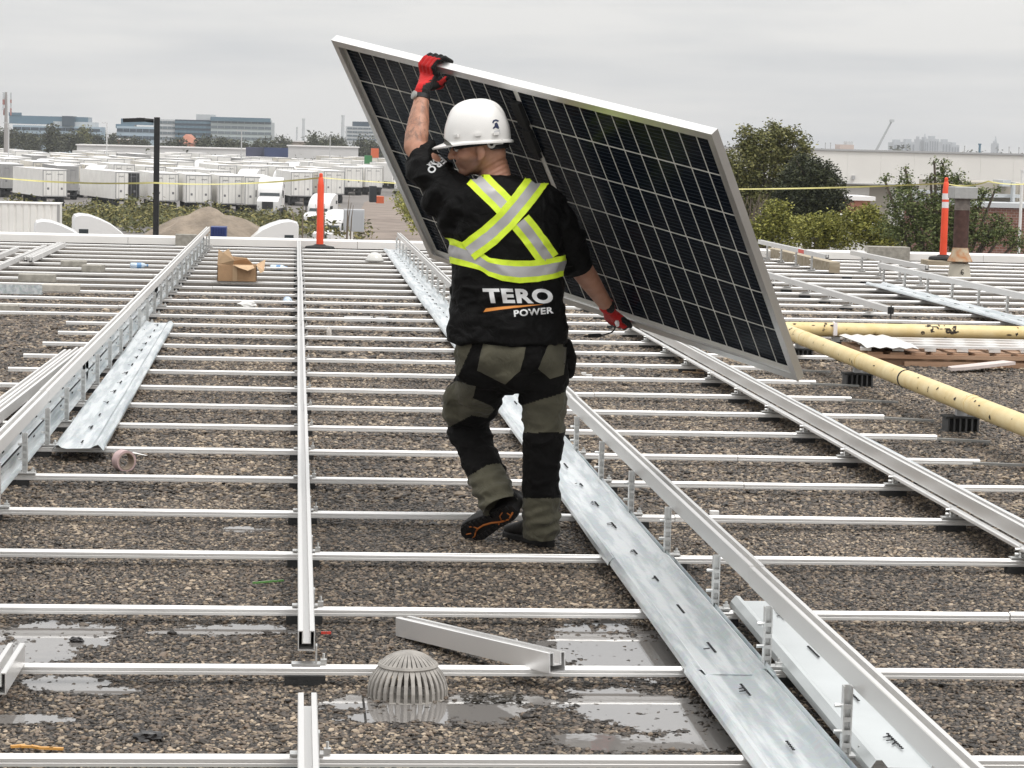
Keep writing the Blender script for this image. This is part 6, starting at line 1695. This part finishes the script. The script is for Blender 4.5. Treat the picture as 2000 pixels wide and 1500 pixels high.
q = MB(); q.box((aty(1666, 350, WY).x, WY - .15, ze + .5), (.25, .3, .35)); q.build('wall_lamp', mtx('roof_edge', (.40, .40, .40)), t)
def roofbit(px0, px1, py0, label, m, name='roof_vent', cat='roof vent', Y=WY + 14):
    a, b = aty(px0, 293, Y), aty(px1, py0, Y); t = thing(name, ((a.x + b.x) / 2, Y, zt), label, cat, 'things on the warehouse roof'); q = MB(); q.tube([((a.x + b.x) / 2, Y, zt), ((a.x + b.x) / 2, Y, b.z)], abs(b.x - a.x) / 2, 10); q.build('pipe', m, t); q = MB(); q.tube([((a.x + b.x) / 2, Y, b.z), ((a.x + b.x) / 2, Y, b.z + .12)], abs(b.x - a.x) * .7, 10); q.build('cap', m, t)
for px, py, lab in ((1612, 281, 'thin vent at the left end of the warehouse roof'), (1622, 281, 'second thin vent from the left on the warehouse roof'), (1632, 284, 'third thin vent from the left on the warehouse roof'), (1884, 287, 'thin vent on the warehouse roof right of the skyline'), (1971, 289, 'thin vent on the warehouse roof near the right edge'), (1990, 290, 'last thin vent on the warehouse roof at the right edge')):
    roofbit(px - 1, px + 1, py, lab, mtx('roof_edge', (.40, .40, .40)))
roofbit(1911, 1916, 283, 'dark teal vent on the warehouse roof', TEAL)
a, b = aty(1640, 292, WY + 10), aty(1668, 284, WY + 10); t = thing('rooftop_unit', ((a.x + b.x) / 2, WY + 10, zt), 'pale rooftop unit on the left of the warehouse roof', 'rooftop unit'); q = MB(); q.box(((a.x + b.x) / 2, WY + 11, zt + .35), (b.x - a.x, 2, .5)); q.build('housing', mtx('warm_unit', (.50, .42, .38)), t); q = MB(); q.box((b.x - .3, WY + 11, zt + .75), (.6, 1.2, .3)); q.build('hood', OFFW, t)
# crane boom and skyline
t = thing('crane', (aty(1712, 293, 700).x, 700, G), 'grey crane boom sloping up over the warehouse roof', 'crane'); q = MB(); a, b = aty(1708, 300, 700), aty(1742, 236, 700)
q.tube([Vector((a.x, 700, G)), a], 1.2, 6); q.build('mast', OFFW, t); q = MB(); q.tube([a, b], [.5, .32], 4); q.build('boom', mtx('crane_grey', (.42, .43, .44)), t); q = MB(); q.box(b, (1.2, 1, .8)); q.build('boom_head', OFFW, t)
SKB = mtx('tower_wall', (.34, .36, .38)); SKW = mtx('tower_window', (.10, .12, .14), .4)
def tower(px0, px1, py0, Y, label, bays=5, spire=None):
    a, b = aty(px0, py0, Y), aty(px1, py0, Y); t = thing('tower_block', ((a.x + b.x) / 2, Y, G), label, 'tower', 'far tower blocks'); q = MB(); q.box(((a.x + b.x) / 2, Y + 15, (a.z + G) / 2), (b.x - a.x, 30, a.z - G)); q.build('wall', SKB, t)
    for k in range(bays):
        q = MB(); q.box((a.x + (b.x - a.x) * (k + .5) / bays, Y - .2, (a.z - 3 + G) / 2), ((b.x - a.x) / bays * .45, .6, a.z - 4 - G)); q.build('window', SKW, t)
    q = MB(); q.box(((a.x + b.x) / 2, Y + 15, a.z + 2), ((b.x - a.x) * .5, 15, 4)); q.build('plant_room', SKB, t)
    if spire: p = aty((px0 + px1) / 2, spire, Y); q = MB(); q.tube([(p.x, Y + 10, a.z), (p.x, Y + 10, p.z)], [2.5, .6], 6); q.build('spire', SKB, t)
tower(1745, 1766, 278, 3300, 'left half of the twin grey towers over the warehouse', 3); tower(1767, 1788, 277, 3320, 'right half of the twin grey towers over the warehouse', 3)
tower(1806, 1814, 273, 3400, 'slim tower with a thin top in the middle of the skyline', 2, 261); tower(1815, 1834, 271, 3500, 'broad tower right of the slim one in the skyline', 4); tower(1840, 1858, 277, 3600, 'tower left of the lowest skyline blocks', 3); tower(1858, 1874, 283, 3600, 'low block at the right of the skyline', 3)
tower(1946, 1951, 280, 3800, 'needle tower near the right edge', 1, 266); tower(1796, 1799, 272, 3400, 'thin mast tower between the skyline groups', 1)

# brick building, beige block and white pole at the right edge
BRK = bpy.data.materials.new('brick_wall'); BRK.use_nodes = True; n, l = BRK.node_tree.nodes, BRK.node_tree.links
tx = n.new('ShaderNodeTexBrick'); tx.inputs['Color1'].default_value = (.17, .075, .055, 1); tx.inputs['Color2'].default_value = (.22, .10, .075, 1); tx.inputs['Mortar'].default_value = (.30, .25, .22, 1); tx.inputs['Scale'].default_value = 2.2
tcx = n.new('ShaderNodeTexCoord'); mpx = n.new('ShaderNodeMapping'); mpx.inputs['Rotation'].default_value = (math.pi / 2, 0, 0); l.new(tcx.outputs['Object'], mpx.inputs[0]); l.new(mpx.outputs[0], tx.inputs[0]); l.new(tx.outputs[0], n['Principled BSDF'].inputs['Base Color']); n['Principled BSDF'].inputs['Roughness'].default_value = .9
t = thing('brick_building', (aty(1990, 440, 100).x, 100, G), 'red brick building with beige upper storey at the right edge', 'building'); a = aty(1905, 404, 100); b = aty(2080, 404, 100)
q = MB(); q.box(((a.x + b.x) / 2, 106, (a.z + G) / 2), (b.x - a.x, 12, a.z - G)); q.build('brick_wall', BRK, t); q = MB(); q.box(((a.x + b.x) / 2, 106, a.z + .09), (b.x - a.x + .2, 12.2, .2)); q.build('coping', OFFW, t)
fbox(t, 'upper_storey', 1885, 1990, 358, 402, 103, mtx('beige_wall', (.38, .345, .29)), 8); fbox(t, 'ledge', 1880, 1992, 380, 384, 102.6, OFFW, 9); fbox(t, 'rooftop_duct', 1958, 1975, 352, 364, 102.5, OFFW, 1.5); fbox(t, 'downpipe', 1978, 1984, 356, 398, 102.2, OFFW, .4)
fbox(t, 'side_block', 1990, 2060, 360, 402, 104, mtx('pale_beige', (.46, .43, .38)), 8)
p = aty(1997, 335, 62); t = thing('white_pole', (p.x, 62, G), 'thin white pole at the right edge', 'pole'); q = MB(); q.tube([(p.x, 62, G), (p.x, 62, p.z)], .04, 8); q.build('shaft', WHITE, t); q = MB(); q.tube([(p.x, 62, p.z), (p.x, 62, p.z + .05)], .055, 8); q.build('cap', WHITE, t)
trailer(aty(1690, 420, 150).x, 150, .9, 'white trailer glimpsed between the dark tree and the leafy tree', 'trailers behind the right trees', False)
trailer(aty(1760, 430, 130).x, 130, .9, 'white trailer glimpsed low through the leafy tree', 'trailers behind the right trees', False)
shed(1668, 1700, 392, 400, 170, mtx('terracotta_roof', (.42, .17, .11)), 'small reddish roof before the white dock door', 5)

# ------------------------------------------------------------------ light haze over the far things
q = MB(); q.box((300, 2100, (G - 1 + 130) / 2), (4600, 4240 + 60, 131 - G)); hz = q.build('haze', [], loc=(0, 0, G - 1)); hz.data.materials.clear()
hm = bpy.data.materials.new('haze_air'); hm.use_nodes = True; n, l = hm.node_tree.nodes, hm.node_tree.links
n.remove(n['Principled BSDF']); vol = n.new('ShaderNodeVolumePrincipled'); vol.inputs['Color'].default_value = (.94, .96, .99, 1); vol.inputs['Density'].default_value = .00017
l.new(vol.outputs[0], n['Material Output'].inputs['Volume']); hz.data.materials.append(hm); tag(hz, kind='stuff')
